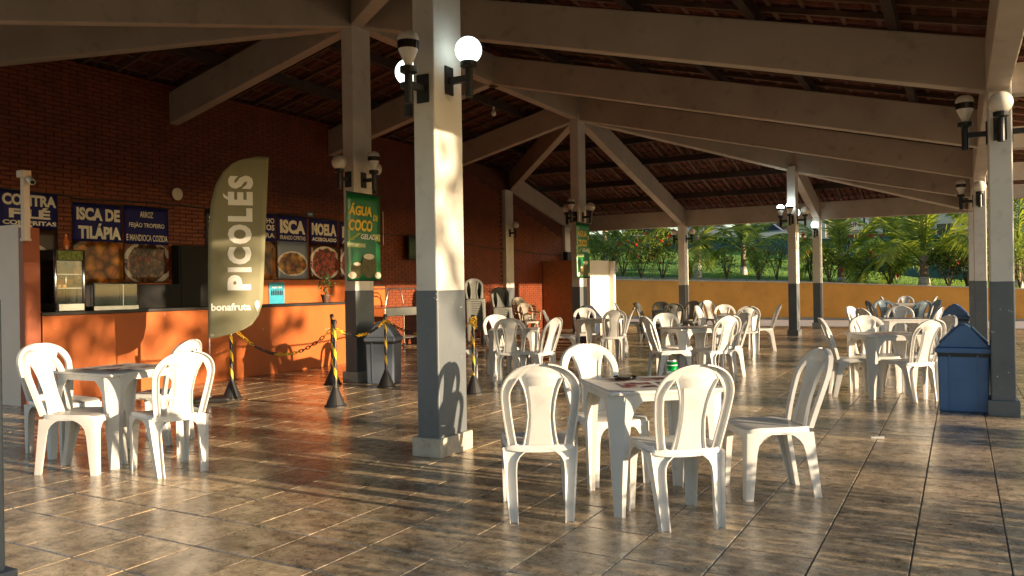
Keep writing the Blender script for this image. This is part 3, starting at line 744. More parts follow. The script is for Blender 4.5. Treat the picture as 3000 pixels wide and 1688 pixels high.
# ninth set
table(-.85,14.3,20,'white plastic table behind the blue bin table', GT)
chair(*place(-1.54,14.9,.9,-.3,.22),'white chair showing only a bright edge at the table behind the blue bin table', GC)
chair(*place(-1.27,13.9,.8,.6,.22),'white chair with a shaded back at the table behind the blue bin table', GC)
chair(*place(-.4,14.32,-.95,.2,.22),'white chair on the bin side of the table behind the blue bin table', GC)
chair(*place(-.9,15.0,0,-1,.22),'white chair on the yellow wall side of the table behind the blue bin table', GC)
# tenth set, blue grey
table(-1.1,19.45,15,'blue grey plastic table with blue grey chairs', GT, 'blue')
chair(*place(-1.65,19.19,.9,.4,.22),'blue grey chair at the blue grey table, dark inside, back to the counter', GC, 'blue')
chair(*place(-1.5,20.05,.4,-.9,.22),'blue grey chair at the blue grey table with its back to the yellow wall', GC, 'blue')
chair(*place(-.76,19.1,-.6,.8,.22),'blue grey chair at the blue grey table facing the yellow wall', GC, 'blue')
chair(*place(-.55,20.0,-.9,-.4,.22),'blue grey chair at the blue grey table facing the counter', GC, 'blue')
# eleventh set
table(-1.25,24.3,10,'white plastic table farthest off, close to the yellow wall', GT)
chair(*place(-1.75,24.3,.95,.2,.2),'white chair at the farthest table, back to the counter', GC)
chair(*place(-1.35,25.1,.1,-1,.22),'bright white chair at the farthest table, back to the yellow wall', GC)
chair(*place(-.72,24.4,-.9,.1,.2),'white chair at the farthest table facing the counter', GC)
# stacks by the wall
for n in range(13): chair(-9.7+.006*n,15.75-.012*n,.6,-.8,'grey chair, '+ORD[n]+' from below in the taller stack by the brick wall','stacked chairs by the brick wall','grey', z=.052*n)
for n in range(9): chair(-9.35+.006*n,16.35-.012*n,.6,-.8,'grey chair, '+(ORD[n] if n<8 else 'top')+' from below in the shorter stack by the brick wall','stacked chairs by the brick wall','grey', z=.052*n)
for n in range(3): chair(-10.2,19.05,.85,-.5,'tan armchair, '+('lowest','middle','top')[n]+' of the stack before the sunlit bricks','stacked armchairs','arm', z=.07*n, name='plastic_armchair')
chair(-9.75,18.45,.75,-.65,'single tan armchair set before the armchair stack','armchairs by the bricks','arm', name='plastic_armchair')

# things on the tables and the floor
can = thing('drink_can', 'green drink can standing on the front table', 'can', (-1.59,4.92,.718))
MB().lathe([(.026,0),(.033,.008),(.033,.108)],20).build('can_body', M_can, can, smooth=True)
MB().lathe([(.0332,.108),(.028,.118),(.028,.122),(.024,.121)],20).build('can_lid', M_canw, can, smooth=True)
MB().lathe([(.0335,.035),(.0335,.05)],20,caps=False).build('can_band', M_letter, can, smooth=True)
MB().lathe([(.0335,.085),(.0335,.09)],20,caps=False).build('can_ring', M_letter, can, smooth=True)
ash = thing('glass_dish', 'shallow clear dish on the front table near its corner', 'dish', (-1.85,4.78,.7185))
MB().lathe([(.0,0),(.06,0),(.075,.02),(.07,.022),(.056,.006),(0,.006)],20,caps=False).build('dish_bowl', M_glass, ash, smooth=True)
sc_ = thing('paper_scrap', 'small white paper scrap on the dark floor tiles', 'paper scrap', (-.62,7.35,.004), R(12))
MB().hexa([(-.05,-.012,0),(.05,-.009,0),(.05,.012,0),(-.05,.012,0),(-.05,-.008,.012),(.05,-.006,.02),(.05,.010,.015),(-.05,.010,.009)]).build('folded_slip', M_paper, sc_)

# ================================================================ BINS
def bin_(x, y, w, d, h, m, label, rz=0, lidm=None, name='swing_bin'):
    t = thing(name, label, 'bin', (x,y,0), R(rz), 'swing lid bins'); lidm = lidm or m
    k = .955
    b = MB().hexa([(-w/2*k,-d/2*k,0),(w/2*k,-d/2*k,0),(w/2*k,d/2*k,0),(-w/2*k,d/2*k,0),(-w/2,-d/2,h),(w/2,-d/2,h),(w/2,d/2,h),(-w/2,d/2,h)])
    b.build('bin_body', m, t, bevel=.018)
    for sx in (-.27,.27):
        for sy in (-1,1):
            r = MB().hexa([(sx*w*k-.006,sy*d/2*k,.02),(sx*w*k+.006,sy*d/2*k,.02),(sx*w*k+.006,sy*(d/2*k+.006),.02),(sx*w*k-.006,sy*(d/2*k+.006),.02),
                           (sx*w-.006,sy*d/2,h-.03),(sx*w+.006,sy*d/2,h-.03),(sx*w+.006,sy*(d/2+.006),h-.03),(sx*w-.006,sy*(d/2+.006),h-.03)])
            r.build('rib', m, t)
    W, D = w*1.085, d*1.085
    MB().box(-W/2,W/2,-D/2,D/2,h-.012,h+.04).build('lid_rim', lidm, t, bevel=.008)
    MB().box(-w/2*1.004,w/2*1.004,-d/2*1.004,d/2*1.004,h-.05,h-.0125).build('lid_gap', M_black, t)
    e = .04; pk = .225
    poly = [(-W/2+.006,h+e),(-W*.30,h+e+pk*.45),(-W*.10,h+e+pk*.93),(-W*.04,h+e+pk),(W*.04,h+e+pk),(W*.10,h+e+pk*.93),(W*.30,h+e+pk*.45),(W/2-.006,h+e)]
    MB().prism(poly,'y',-D/2+.03,D/2-.03).build('lid_hood', lidm, t, bevel=.01)
    for s_ in (-1,1):
        f = MB().hexa([(s_*(W*.42),-D*.3,h+e+pk*.16),(s_*(W*.14),-D*.3,h+e+pk*.84),(s_*(W*.14),D*.3,h+e+pk*.84),(s_*(W*.42),D*.3,h+e+pk*.16),
                       (s_*(W*.42+.012),-D*.3,h+e+pk*.16+.012),(s_*(W*.14+.012),-D*.3,h+e+pk*.84+.012),(s_*(W*.14+.012),D*.3,h+e+pk*.84+.012),(s_*(W*.42+.012),D*.3,h+e+pk*.16+.012)])
        f.build('swing_flap', lidm, t)
    return t
bin_(.015,9.36,.455,.44,.60,M_bin,'big blue swing lid bin in front of the pillar with the paint scuffs')
bin_(-.10,17.4,.455,.44,.60,M_bin,'blue swing lid bin half hidden behind the nearer blue bin')
bin_(-7.06,9.0,.40,.40,.60,M_bingrey,'grey swing lid bin standing against the pillar with the coconut banner', rz=20)
bin_(-7.0,15.9,.455,.44,.62,M_bindark,'dark swing lid bin behind the chairs before the white screen wall')

# ================================================================ STRIPED POSTS AND CHAINS
def stripemat():
    m = bpy.data.materials.new('striped_post'); m.use_nodes = True; nt = m.node_tree; b = nt.nodes['Principled BSDF']; L = nt.links.new
    tc = nd(nt,'ShaderNodeTexCoord'); sp = nd(nt,'ShaderNodeSeparateXYZ'); L(tc.outputs['Object'], sp.inputs[0])
    at = nd(nt,'ShaderNodeMath',operation='ARCTAN2'); L(sp.outputs[1],at.inputs[0]); L(sp.outputs[0],at.inputs[1])
    a1 = nd(nt,'ShaderNodeMath',operation='MULTIPLY'); L(at.outputs[0],a1.inputs[0]); a1.inputs[1].default_value = 1/(2*math.pi)
    a2 = nd(nt,'ShaderNodeMath',operation='MULTIPLY_ADD'); L(sp.outputs[2],a2.inputs[0]); a2.inputs[1].default_value = 4.6; L(a1.outputs[0],a2.inputs[2])
    fr = nd(nt,'ShaderNodeMath',operation='FRACT'); L(a2.outputs[0],fr.inputs[0])
    gt = nd(nt,'ShaderNodeMath',operation='GREATER_THAN'); L(fr.outputs[0],gt.inputs[0]); gt.inputs[1].default_value = .58
    mx = nd(nt,'ShaderNodeMix',data_type='RGBA'); mx.inputs[6].default_value = (.015,.015,.017,1); mx.inputs[7].default_value = (.78,.50,.02,1); L(gt.outputs[0],mx.inputs[0])
    L(mx.outputs[2],b.inputs['Base Color']); b.inputs['Roughness'].default_value = .35
    return m
M_stripe = stripemat()
POSTS = [(-7.81,6.97,'at the foot of the feather flag'),(-6.15,6.96,'standing free between the flag and the front pillar'),(-6.72,8.61,'before the grey bin'),(-5.27,8.49,'beside the front pillar with chain wound round its head'),(-7.60,8.55,'behind the free standing one, next to the coconut pillar')]
cone_me = MB().lathe([(.125,0),(.125,.012),(.11,.022),(.03,.21),(.026,.23)],20).mesh('cone_base', M_blackp, smooth=False)
pole_me = MB().lathe([(.021,.20),(.021,.93)],14).mesh('striped_pole', M_stripe, smooth=False)
cap_me = MB().lathe([(.027,.925),(.027,.96),(.018,.975)],14).mesh('post_cap', M_blackp)
for x, y, s in POSTS:
    p = thing('barrier_post', 'yellow and black striped barrier post ' + s, 'barrier post', (x,y,0), random.random()*6, 'striped barrier posts')
    obj('cone_base', cone_me, p); obj('striped_pole', pole_me, p); obj('post_cap', cap_me, p)
def torus_link(m, name):
    b = MB(); pts = []
    for k in range(10):
        a = 2*math.pi*k/10; pts.append((.030*math.cos(a) + (.010 if math.cos(a) > 0 else -.010), .016*math.sin(a), 0))
    V = []; Fc = []; n = 5
    for k in range(10):
        p = Vector(pts[k]); t = (Vector(pts[(k+1)%10]) - Vector(pts[k-1])).normalized(); a_ = Vector((0,0,1)); c_ = t.cross(a_)
        for q in range(n):
            an = 2*math.pi*q/n; V.append(p + (a_*math.cos(an)+c_*math.sin(an))*.0058)
    for k in range(10):
        for q in range(n): Fc.append((k*n+q, k*n+(q+1)%n, ((k+1)%10)*n+(q+1)%n, ((k+1)%10)*n+q))
    return b.add(V,Fc).mesh(name, m, smooth=True)
LK = [torus_link(M_ychain,'chain_link'), torus_link(M_blackp,'chain_link')]
def chain(a, b, sag, label, ph=0):
    a = Vector(a); b = Vector(b); t = thing('barrier_chain', label, 'chain', a, 0, 'yellow and black barrier chains'); t.location = (0,0,0)
    L_ = (b-a).length*1.06 + sag*.6; n = int(L_/.062)
    prev = None
    for k in range(n):
        u = (k+.5)/n; p = a.lerp(b,u) + Vector((0,0,-4*sag*u*(1-u)))
        u2_ = u+.01; q = a.lerp(b,u2_) + Vector((0,0,-4*sag*u2_*(1-u2_)))
        d = (q-p).normalized(); o = obj('chain_link', LK[((k+ph)//7) % 2], t); o.location = p
        e = d.to_track_quat('X','Z'); o.rotation_mode = 'QUATERNION'; o.rotation_quaternion = e @ Euler((math.pi/2*(k%2)+.4,0,0)).to_quaternion()
P_ = {i: Vector((x,y,.90)) for i,(x,y,_) in enumerate(POSTS)}
chain(P_[0],P_[1],.34,'yellow and black chain sagging from the flag post before the counter front')
chain(P_[1],P_[4],.10,'short yellow and black chain between the free standing post and the one behind it', 3)
chain(P_[1]+Vector((0,0,-.02)),P_[2],.14,'yellow and black chain hanging across the coconut pillar foot', 2)
chain(P_[2],P_[3],.20,'yellow and black chain from the grey bin to the front pillar', 5)
chain(P_[2]+Vector((0,0,-.01)),(-10.27,13.17,.76),.22,'yellow chain running back to the steel trolley', 1)
w_ = thing('chain_wrap', 'yellow chain wound round the head of the post beside the front pillar', 'chain', (-5.27,8.49,.86)); 
for k in range(9):
    a = k*.8; o = obj('chain_link', LK[0], w_, (.03*math.cos(a), .03*math.sin(a), .012*k-.02)); o.rotation_euler = (k*1.2, .5, a+1.57)

# ================================================================ FEATHER FLAG
fl_rz = math.atan2(.76,.65)              # local -y looks toward the open side
FL = thing('feather_flag', 'tall olive feather flag lettered PICOLÉS on a cross base', 'flag', (-7.80,6.62,-.045), R(49))
FL.scale = (1.065,1.065,1.05)
MB().tube([(.012,.02,.06),(.012,.02,.85),(.016,.02,1.6),(.05,.02,2.2),(.12,.02,2.48),(.24,.02,2.66),(.42,.02,2.78),(.55,.02,2.80)], .009, 8).build('mast', M_alu, FL, smooth=True)
def flag_x(z):
    xl = np.interp(z,[.76,1.4,2.0,2.3,2.5,2.65,2.74,2.80,2.835],[.0,.005,.02,.05,.10,.18,.27,.38,.54])
    xr = np.interp(z,[.76,.79,.83,.90,1.0,1.15,1.6,2.2,2.835],[.05,.20,.34,.46,.535,.585,.61,.64,.675])
    return xl, xr
V=[];Fc=[]; zs=np.linspace(.76,2.835,44); nc=13
def fy(x,z): return .012*math.sin(x*7+z*2.1)*math.exp(-((z-1.0)/.7)**2)+.003*math.sin(x*17+z*3) - .02*x
for z in zs:
    xl,xr = flag_x(z)
    for k in range(nc):
        x = xl+(xr-xl)*k/(nc-1); V.append((x, fy(x,z), z))
for i in range(len(zs)-1):
    for k in range(nc-1): Fc.append((i*nc+k,i*nc+k+1,(i+1)*nc+k+1,(i+1)*nc+k))
cloth = bake(MB().add(V,Fc).mesh('flag_cloth', M_flag), .004, 0); cloth.shade_smooth(); obj('flag_cloth', cloth, FL)
def on_flag(lines, name):
    b = MB()
    for L in lines:
        vs, fs = text_fit(L[0], *L[1:5], **L[5])
        b.add([(v[0], fy(v[0],v[2])-.010, v[2]) for v in vs], fs)
    b.build(name, M_letter, FL, fixn=False)
def subdiv_letters(): pass
word = [('P',1.300,1.520),('I',1.565,1.625),('C',1.670,1.880),('O',1.905,2.140),('L',2.165,2.330),('É',2.345,2.545),('S',2.480,2.640)]
# seven capitals stacked up the cloth, each turned on its side
zz = 1.30; hs = {'P':.175,'I':.055,'C':.20,'O':.225,'L':.155,'E':.155,'S':.155}
lines = []
for chh in 'PICOLES':
    lines.append((chh, .21+ (zz-1.3)*.02, .46+(zz-1.3)*.035, zz, zz+hs[chh], dict(rot=True, off=.055)))
    zz += hs[chh] + .032
on_flag(lines, 'lettering')
ze = 1.30+sum(hs[c]+.032 for c in 'PICOL')
ac = MB(); ac.add([(x, fy(x,z)-.010, z) for x,z in ((.185,ze+.085),(.235,ze+.055),(.235,ze+.085),(.175,ze+.135))], [(0,1,2,3)]); ac.build('accent_mark', M_letter, FL, fixn=False)
on_flag([('bonafruta', .035,.455,1.07,1.155, dict(off=.03))], 'maker_lettering')
ic = MB(); ic.add([(.525+.030*math.cos(a*.5236), fy(.525,1.15)-.010, 1.14+.04*math.sin(a*.5236)) for a in range(12)],[tuple(range(12))]); ic.add([(.498,fy(.5,1.1)-.0102,1.125),(.526,fy(.52,1.1)-.0102,1.05),(.552,fy(.55,1.1)-.0102,1.125)],[(0,1,2)])
ic.build('ice_pop_mark', M_letter, FL, fixn=False)
on_flag([('C3', .025,.055,.785,.81, dict(off=.02))], 'maker_mark')
fb = MB(); fb.box(-.17,.21,-.15,.15,.046,.10); fb.build('weighted_base', M_blackp, FL, bevel=.03)
MB().lathe([(.035,.10),(.018,.14),(.018,.20)],12).build('mast_socket', M_steel, FL)

# ================================================================ MENU BANNERS ON THE BRICK WALL
def foodmat(name, cols, plate, scale=9, bgc=(.04,.02,.015), ell=(.30,.26), ctr=(0,.27)):
    m = bpy.data.materials.new(name); m.use_nodes = True; nt = m.node_tree; b = nt.nodes['Principled BSDF']; L = nt.links.new
    tc = nd(nt,'ShaderNodeTexCoord'); mp = nd(nt,'ShaderNodeMapping'); mp.inputs['Location'].default_value=(-ctr[0],0,-ctr[1]); L(tc.outputs['Object'],mp.inputs[0])
    s1 = nd(nt,'ShaderNodeVectorMath',operation='MULTIPLY'); s1.inputs[1].default_value=(1/ell[0],0,1/ell[1]); L(mp.outputs[0],s1.inputs[0])
    ln = nd(nt,'ShaderNodeVectorMath',operation='LENGTH'); L(s1.outputs[0],ln.inputs[0])
    v = nd(nt,'ShaderNodeTexVoronoi'); v.inputs['Scale'].default_value=scale; v.inputs['Randomness'].default_value=1; 
    dn = nd(nt,'ShaderNodeTexNoise'); dn.inputs['Scale'].default_value=6; L(tc.outputs['Object'],dn.inputs['Vector'])
    ax = nd(nt,'ShaderNodeVectorMath',operation='MULTIPLY_ADD'); L(dn.outputs['Color'],ax.inputs[0]); ax.inputs[1].default_value=(.12,0,.12); L(tc.outputs['Object'],ax.inputs[2]); L(ax.outputs[0],v.inputs['Vector'])
    sx = nd(nt,'ShaderNodeSeparateColor'); L(v.outputs['Color'],sx.inputs[0])
    r = nd(nt,'ShaderNodeValToRGB'); e = r.color_ramp.elements; e[0].color=(*cols[0],1); e[1].color=(*cols[-1],1)
    for i,c in enumerate(cols[1:-1]): k=e.new((i+1)/(len(cols)-1)); k.color=(*c,1)
    L(sx.outputs[0],r.inputs[0])
    sh = nd(nt,'ShaderNodeMapRange'); sh.inputs['From Min'].default_value=0; sh.inputs['From Max'].default_value=.75; sh.inputs['To Min'].default_value=1.5; sh.inputs['To Max'].default_value=.2; L(v.outputs['Distance'],sh.inputs[0])
    mu = nd(nt,'ShaderNodeVectorMath',operation='SCALE'); L(r.outputs[0],mu.inputs[0]); L(sh.outputs[0],mu.inputs['Scale'])
    g1 = nd(nt,'ShaderNodeMath',operation='GREATER_THAN'); g1.inputs[1].default_value=.90
    wob = nd(nt,'ShaderNodeMath',operation='MULTIPLY_ADD'); L(dn.outputs['Fac'],wob.inputs[0]); wob.inputs[1].default_value=.55; L(ln.outputs['Value'],wob.inputs[2]); wb2 = nd(nt,'ShaderNodeMath',operation='SUBTRACT'); L(wob.outputs[0],wb2.inputs[0]); wb2.inputs[1].default_value=.25; L(wb2.outputs[0],g1.inputs[0])
    g2 = nd(nt,'ShaderNodeMath',operation='GREATER_THAN'); g2.inputs[1].default_value=1.0; L(ln.outputs['Value'],g2.inputs[0])
    m1 = nd(nt,'ShaderNodeMix',data_type='RGBA'); L(g1.outputs[0],m1.inputs[0]); L(mu.outputs[0],m1.inputs[6]); m1.inputs[7].default_value=(*plate,1)
    m2 = nd(nt,'ShaderNodeMix',data_type='RGBA'); L(g2.outputs[0],m2.inputs[0]); L(m1.outputs[2],m2.inputs[6]); m2.inputs[7].default_value=(*bgc,1)
    L(m2.outputs[2],b.inputs['Base Color']); b.inputs['Roughness'].default_value=.35
    return m
FOOD = {'fish': foodmat('print_fried_fish',[(.35,.08,.01),(.80,.34,.05),(.60,.18,.02)],(.30,.22,.15),7,ell=(.62,.40),ctr=(.08,.3)),
        'beans': foodmat('print_beans_rice',[(.06,.02,.01),(.30,.16,.08),(.12,.05,.02),(.35,.06,.03)],(.6,.58,.55),16,bgc=(.22,.10,.06),ell=(.45,.36),ctr=(.02,.3)),
        'egg': foodmat('print_steak_egg',[(.10,.04,.02),(.6,.5,.35),(.75,.3,.03)],(.6,.55,.5),6),
        'fries': foodmat('print_fries',[(.80,.48,.06),(.25,.04,.01),(.72,.36,.04),(.16,.02,.01)],(.75,.75,.75),8,bgc=(.22,.28,.42),ell=(.42,.24),ctr=(0,.30)),
        'stew': foodmat('print_stew',[(.35,.03,.01),(.55,.09,.03),(.20,.02,.01)],(.72,.68,.62),15,bgc=(.06,.02,.02),ell=(.46,.34),ctr=(.03,.33)),
        'chips': foodmat('print_snacks',[(.35,.12,.02),(.5,.25,.05),(.2,.06,.02)],(.3,.2,.1),5,ell=(.5,.5))}
def banner(yc, w, z0, z1, zsplit, lines, food, label, top=M_navy, X=WX+.02, pole=True):
    t = thing('menu_banner', label, 'banner', (X,yc,z0), R(90), 'menu banners on the brick wall')
    h = z1-z0; s = zsplit-z0
    V=[];Fc=[]; n=9; rows_=8
    def sheet(za, zb, name, m, yo):
        V=[];Fc=[]
        for i in range(rows_):
            for k in range(n):
                x=-w/2+w*k/(n-1); z=za+(zb-za)*i/(rows_-1); V.append((x, yo-.006*math.sin(k*.9+yc*3)*(.3+z/h), z))
        for i in range(rows_-1):
            for k in range(n-1): Fc.append((i*n+k,i*n+k+1,(i+1)*n+k+1,(i+1)*n+k))
        me = bake(MB().add(V,Fc).mesh(name,m),.002,0); me.shade_smooth(); obj(name, me, t)
    sheet(0,s,'photo_print',FOOD[food] if food else M_blackprint,-.002); sheet(s+.001,h,'title_print',top,-.002)
    lettering([(L[0],-w/2+L[1]*w,-w/2+L[2]*w,h*L[3],h*L[4],dict(off=L[5] if len(L)>5 else .03)) for L in lines], M_letter, t, y=-.016)
    if pole:
        MB().tube([(-w/2-.03,0,h+.008),(w/2+.03,0,h+.008)], .009, 8).build('hanging_rod', M_black, t)
        MB().tube([(-w/2-.02,0,-.006),(w/2+.02,0,-.006)], .008, 8).build('bottom_rod', M_black, t)
    return t
banner(6.62,.80,1.50,2.74,2.24,[('CONTRA',.03,.97,.84,.97,.048),('FILÉ',.14,.86,.70,.83,.048),('COM FRITAS',.03,.97,.625,.675,.038)],'egg','navy banner lettered CONTRA FILÉ behind the camera post')
banner(7.65,.80,1.46,2.65,2.09,[('ISCA DE',.06,.94,.79,.95,.052),('TILÁPIA',.09,.96,.56,.76,.052)],'fish','navy banner lettered ISCA DE TILÁPIA with fried fish')
banner(8.48,.80,1.48,2.67,2.08,[('ARROZ',.34,.64,.86,.94,.015),('FEIJÃO TROPEIRO',.10,.90,.71,.80,.016),('E MANDIOCA COZIDA',.04,.97,.545,.63,.012)],'beans','navy banner lettered FEIJÃO TROPEIRO with a plate of beans')
banner(10.05,.80,1.50,2.74,2.05,[('CER',.06,.38,.86,.91,.025),('DU',.06,.32,.76,.84,.048)],None,'black menu banner mostly hidden behind the feather flag',top=M_blackprint)
banner(10.86,.78,1.53,2.75,2.24,[('NHO',.58,.97,.86,.94,.025),('OS',.70,.97,.75,.84,.038),('RA',.68,.97,.635,.71,.012)],'chips','navy banner with its left half hidden behind the feather flag')
banner(11.71,.81,1.53,2.75,2.26,[('ISCA',.08,.92,.72,.94,.055),('FRANGO C/FRITAS',.08,.92,.625,.69,.012)],'fries','navy banner lettered ISCA with a plate of fries')
banner(12.60,.81,1.53,2.76,2.26,[('MOELA',.05,.95,.72,.92,.055),('ACEBOLADO',.05,.95,.625,.685,.038)],'stew','navy banner lettered MOELA with a plate of stew')
banner(13.49,.81,1.53,2.74,2.26,[('F',.08,.30,.72,.92,.055),('AC',.08,.32,.625,.685,.038)],'stew','navy banner lettered F cut off by the coconut pillar')
# poster, small signs, cable and dish on the wall
ps = thing('small_poster', 'small blue poster of bottles hung by a string under the menu banners', 'poster', (WX+.012,11.28,1.05), R(90))
MB().box(-.2,.2,-.006,0,0,.42).build('poster_sheet', M_sky, ps)
bt = MB()
for k in range(7): bt.box(-.15+.045*k,-.118+.045*k,-.009,-.0065,.17,.25); bt.box(-.141+.045*k,-.127+.045*k,-.009,-.0065,.25,.28)
bt.build('bottle_print', M_blackprint, ps)
lettering([('AQUI TEM',-.13,.13,.30,.335,dict(off=.02))], M_letter, ps, y=-.009)
MB().tube([(-.19,0,.42),(0,0,.50),(.19,0,.42)], .003, 5).build('string', M_paper, ps)
bs = thing('bar_sign', 'tiny blue sign lettered BAR above the MOELA banner', 'sign', (WX+.01,12.22,2.79), R(90))
MB().box(-.09,.09,-.008,0,0,.075).build('sign_plate', M_sky, bs); lettering([('BAR',-.05,.05,.02,.055,dict(off=.02))], M_letter, bs, y=-.011)
dish = thing('wall_speaker', 'round white speaker on the shaded bricks above the menu', 'speaker', (WX+.02,9.06,2.94))
V=MB(); V.lathe([(.02,-.03),(.10,0),(.105,.02),(.07,.035),(.02,.045)],20); me = V.mesh('speaker_shell', M_lampwhite); o = obj('speaker_shell', me, dish); o.rotation_euler = (0,R(90),0); tag(dish)
cb = thing('wall_cable', 'dark cable drooping along the bricks above the menu banners', 'cable'); pts=[]
for k in range(60):
    y = 5.6+8.3*k/59; pts.append((WX+.03, y, 2.79 - .05*abs(math.sin((y-5.6)*1.05)) - .03*(y>7.2)*(y<9)))
MB().tube(pts,.013,6).build('cable_run', M_cable, cb)
cb2 = thing('far_wall_cable', 'thin cable pinned along the bricks near the wall pilaster', 'cable')
MB().tube([(WX+.02,14.2+.45*k,2.55-.012*k+.02*math.sin(k)) for k in range(24)],.012,6).build('cable_run', M_cable, cb2)
# black cupboard behind the counter
ck = thing('black_cupboard', 'tall flat black cupboard behind the counter under the speaker', 'cupboard', (WX+.2,9.6,0))
MB().box(-.17,.0,-.66,.85,0,2.08).build('cupboard_body', M_cupb, ck, bevel=.008)
MB().box(.001,.012,-.63,.08,.05,2.05).build('cupboard_door', M_cupb, ck); MB().box(.001,.012,.10,.82,.05,2.05).build('cupboard_door', M_cupb, ck)
MB().box(.013,.03,.03,.05,1.1,1.25).build('handle', M_steel, ck)

bc = thing('shade_panel', 'low black panel standing for shade under the menu banners behind the counter', 'cabinet', (WX+.2,7.35,0))  # black panel added where the wall below the banners lies in shade
MB().box(-.17,.06,-1.65,1.58,0,1.44).build('shade_panel_body', M_cupb, bc, bevel=.008)
for k in range(4): MB().box(.061,.07,-1.6+.8*k,-.86+.8*k,.06,1.4).build('shade_panel_front', M_cupb, bc)
tv = thing('wall_television', 'black television on a bracket on the shaded bricks past the coconut banner', 'television', (WX+.16,15.75,1.98), R(90))
MB().box(-.48,.48,-.05,.0,0,.58).build('screen_case', M_blackp, tv, bevel=.006); MB().box(-.46,.46,-.053,-.051,.03,.56).build('screen', M_dkglass, tv); MB().box(-.05,.05,0,.15,.2,.38).build('bracket', M_black, tv)
cd = thing('white_conduit', 'thin white conduit running up the bricks past the coconut banner', 'conduit', (WX+.02,14.55,2.3)); MB().tube([(0,0,0),(0,0,.75)],.012,6).build('pipe', M_lampwhite, cd)
# green coconut water banners on two pillars
def coco(x, y, label, z0=1.44):
    t = thing('coconut_banner', label, 'banner', (x,y,z0), R(90), 'green coconut water banners')
    w, h = .74, 1.22; V=[];Fc=[]; n=9; rw=14
    for i in range(rw):
        for k in range(n):
            xx=-w/2+w*k/(n-1); z=h*i/(rw-1); V.append((xx, .02*abs(xx/w*2)**2-.004*math.sin(z*6+k), z))
    for i in range(rw-1):
        for k in range(n-1): Fc.append((i*n+k,i*n+k+1,(i+1)*n+k+1,(i+1)*n+k))
    me = bake(MB().add(V,Fc).mesh('banner_sheet',M_greenb),.002,0); me.shade_smooth(); obj('banner_sheet',me,t)
    def on(b, m, name, dy=.0045): 
        b.v=[(v[0], .02*abs(v[0]/w*2)**2-.006-dy, v[2]) for v in b.v]; return b.build(name,m,t,fixn=False)
    X=lambda f:-w/2+f*w
    b=MB(); b.add(*text_fit('AQUI TEM',X(.26),X(.68),h*.885,h*.935,.02,shear=.25)); b.add(*text_fit('GELADA',X(.36),X(.90),h*.475,h*.535,.02,shear=.25)); b.add(*text_fit('100% NATURAL',X(.02),X(.48),h*.385,h*.42,.015,shear=.25)); on(b,M_letter,'lettering',.007)
    b=MB(); b.add(*text_fit('ÁGUA',X(.04),X(.70),h*.745,h*.885,.04,shear=.15)); b.add(*text_fit('COCO',X(.04),X(.72),h*.565,h*.70,.04,shear=.15)); b.add(*text_fit('DE',X(.75),X(.92),h*.70,h*.77,.03,shear=.15)); on(b,M_gold,'gold_lettering')
    b=MB(); b.add([(X(.02),0,h*.46),(X(.98),0,h*.46),(X(.98),0,h*.545),(X(.30),0,h*.545)],[(0,1,2,3)]); b.add([(X(0),0,h*.375),(X(.5),0,h*.375),(X(.5),0,h*.428),(X(0),0,h*.428)],[(0,1,2,3)]); on(b,M_lime,'lime_band',.003)
    b=MB()
    for cx,cz,rx,rz_ in ((.60,.17,.24,.15),(.26,.12,.16,.10)): b.add([(X(cx)+rx*w*math.cos(a*.3927)*(.95),0,h*cz+rz_*h*math.sin(a*.3927)) for a in range(16)],[tuple(range(16))])
    on(b,M_brown,'coconut_print',.004)
    b=MB()
    for cx,cz,rx,rz_ in ((.60,.275,.17,.035),(.25,.185,.10,.02),(.12,.055,.11,.04),(.88,.055,.11,.04)): b.add([(X(cx)+rx*w*math.cos(a*.5236),0,h*cz+rz_*h*math.sin(a*.5236)) for a in range(12)],[tuple(range(12))])
    on(b,M_coco,'coconut_flesh',.006)
    MB().tube([(-w/2-.02,-.0,h+.005),(w/2+.02,-.0,h+.005)],.009,8).build('hanging_rod',M_black,t); MB().tube([(-w/2-.01,0,-.005),(w/2+.01,0,-.005)],.009,8).build('bottom_rod',M_black,t)
    return t
coco(-7.405,9.05,'green banner lettered ÁGUA DE COCO on the pillar above the grey bin')
coco(-7.405,16.7,'green coconut banner seen almost edge on at the pillar before the white screen wall', 1.5)

# ================================================================ ON THE COUNTER
hc = thing('heated_cabinet', 'tall glass snack warmer with silver corner posts on the counter', 'cabinet', (-9.73,6.03,1.094))
MB().box(-.20,.20,-.19,.19,0,.10).build('base_unit', M_blackp, hc, bevel=.01); MB().box(.201,.207,-.15,.17,.01,.09).build('control_panel', M_alu, hc)
lettering([('A',.0,.03,.03,.07,dict(off=.02))], M_black, obj('badge', MB().box(.208,.210,-.02,.02,.025,.075).mesh('badge',M_lampwhite), hc)) if False else None
MB().box(-.20,.20,-.19,.19,.62,.755).build('top_unit', M_blackp, hc, bevel=.01)
MB().box(.201,.206,-.15,.16,.63,.74).build('food_picture', M_food, hc)
for sy in (-1,1):
    for sx in (-1,1): MB().tube([(sx*.185,sy*.18,.02),(sx*.185,sy*.18,.75)], .019, 10).build('corner_post', M_alu, hc, smooth=True)
for z in (.28,.45): MB().box(-.18,.18,-.17,.17,z,z+.008).build('shelf', M_steel, hc)
MB().box(.178,.183,-.16,.16,.10,.62).build('glass_front', M_glass, hc); MB().box(-.17,.17,-.177,-.172,.10,.62).build('glass_side', M_glass, hc)
sf = MB()
for k in range(5): sf.lathe([(.012,0),(.03,.01),(.025,.035),(.0,.045)],8,(-.1+.05*k,-.05+.03*(k%3),.288))
sf.build('pastries', mat('pastry',(.5,.22,.06),.6,var=.3,vscale=30), hc)
gc = thing('glass_display_case', 'low black framed glass display case on the counter', 'display case', (-9.72,6.65,1.094))
MB().box(-.19,.19,-.315,.315,0,.05).build('base_tray', M_steel, gc)
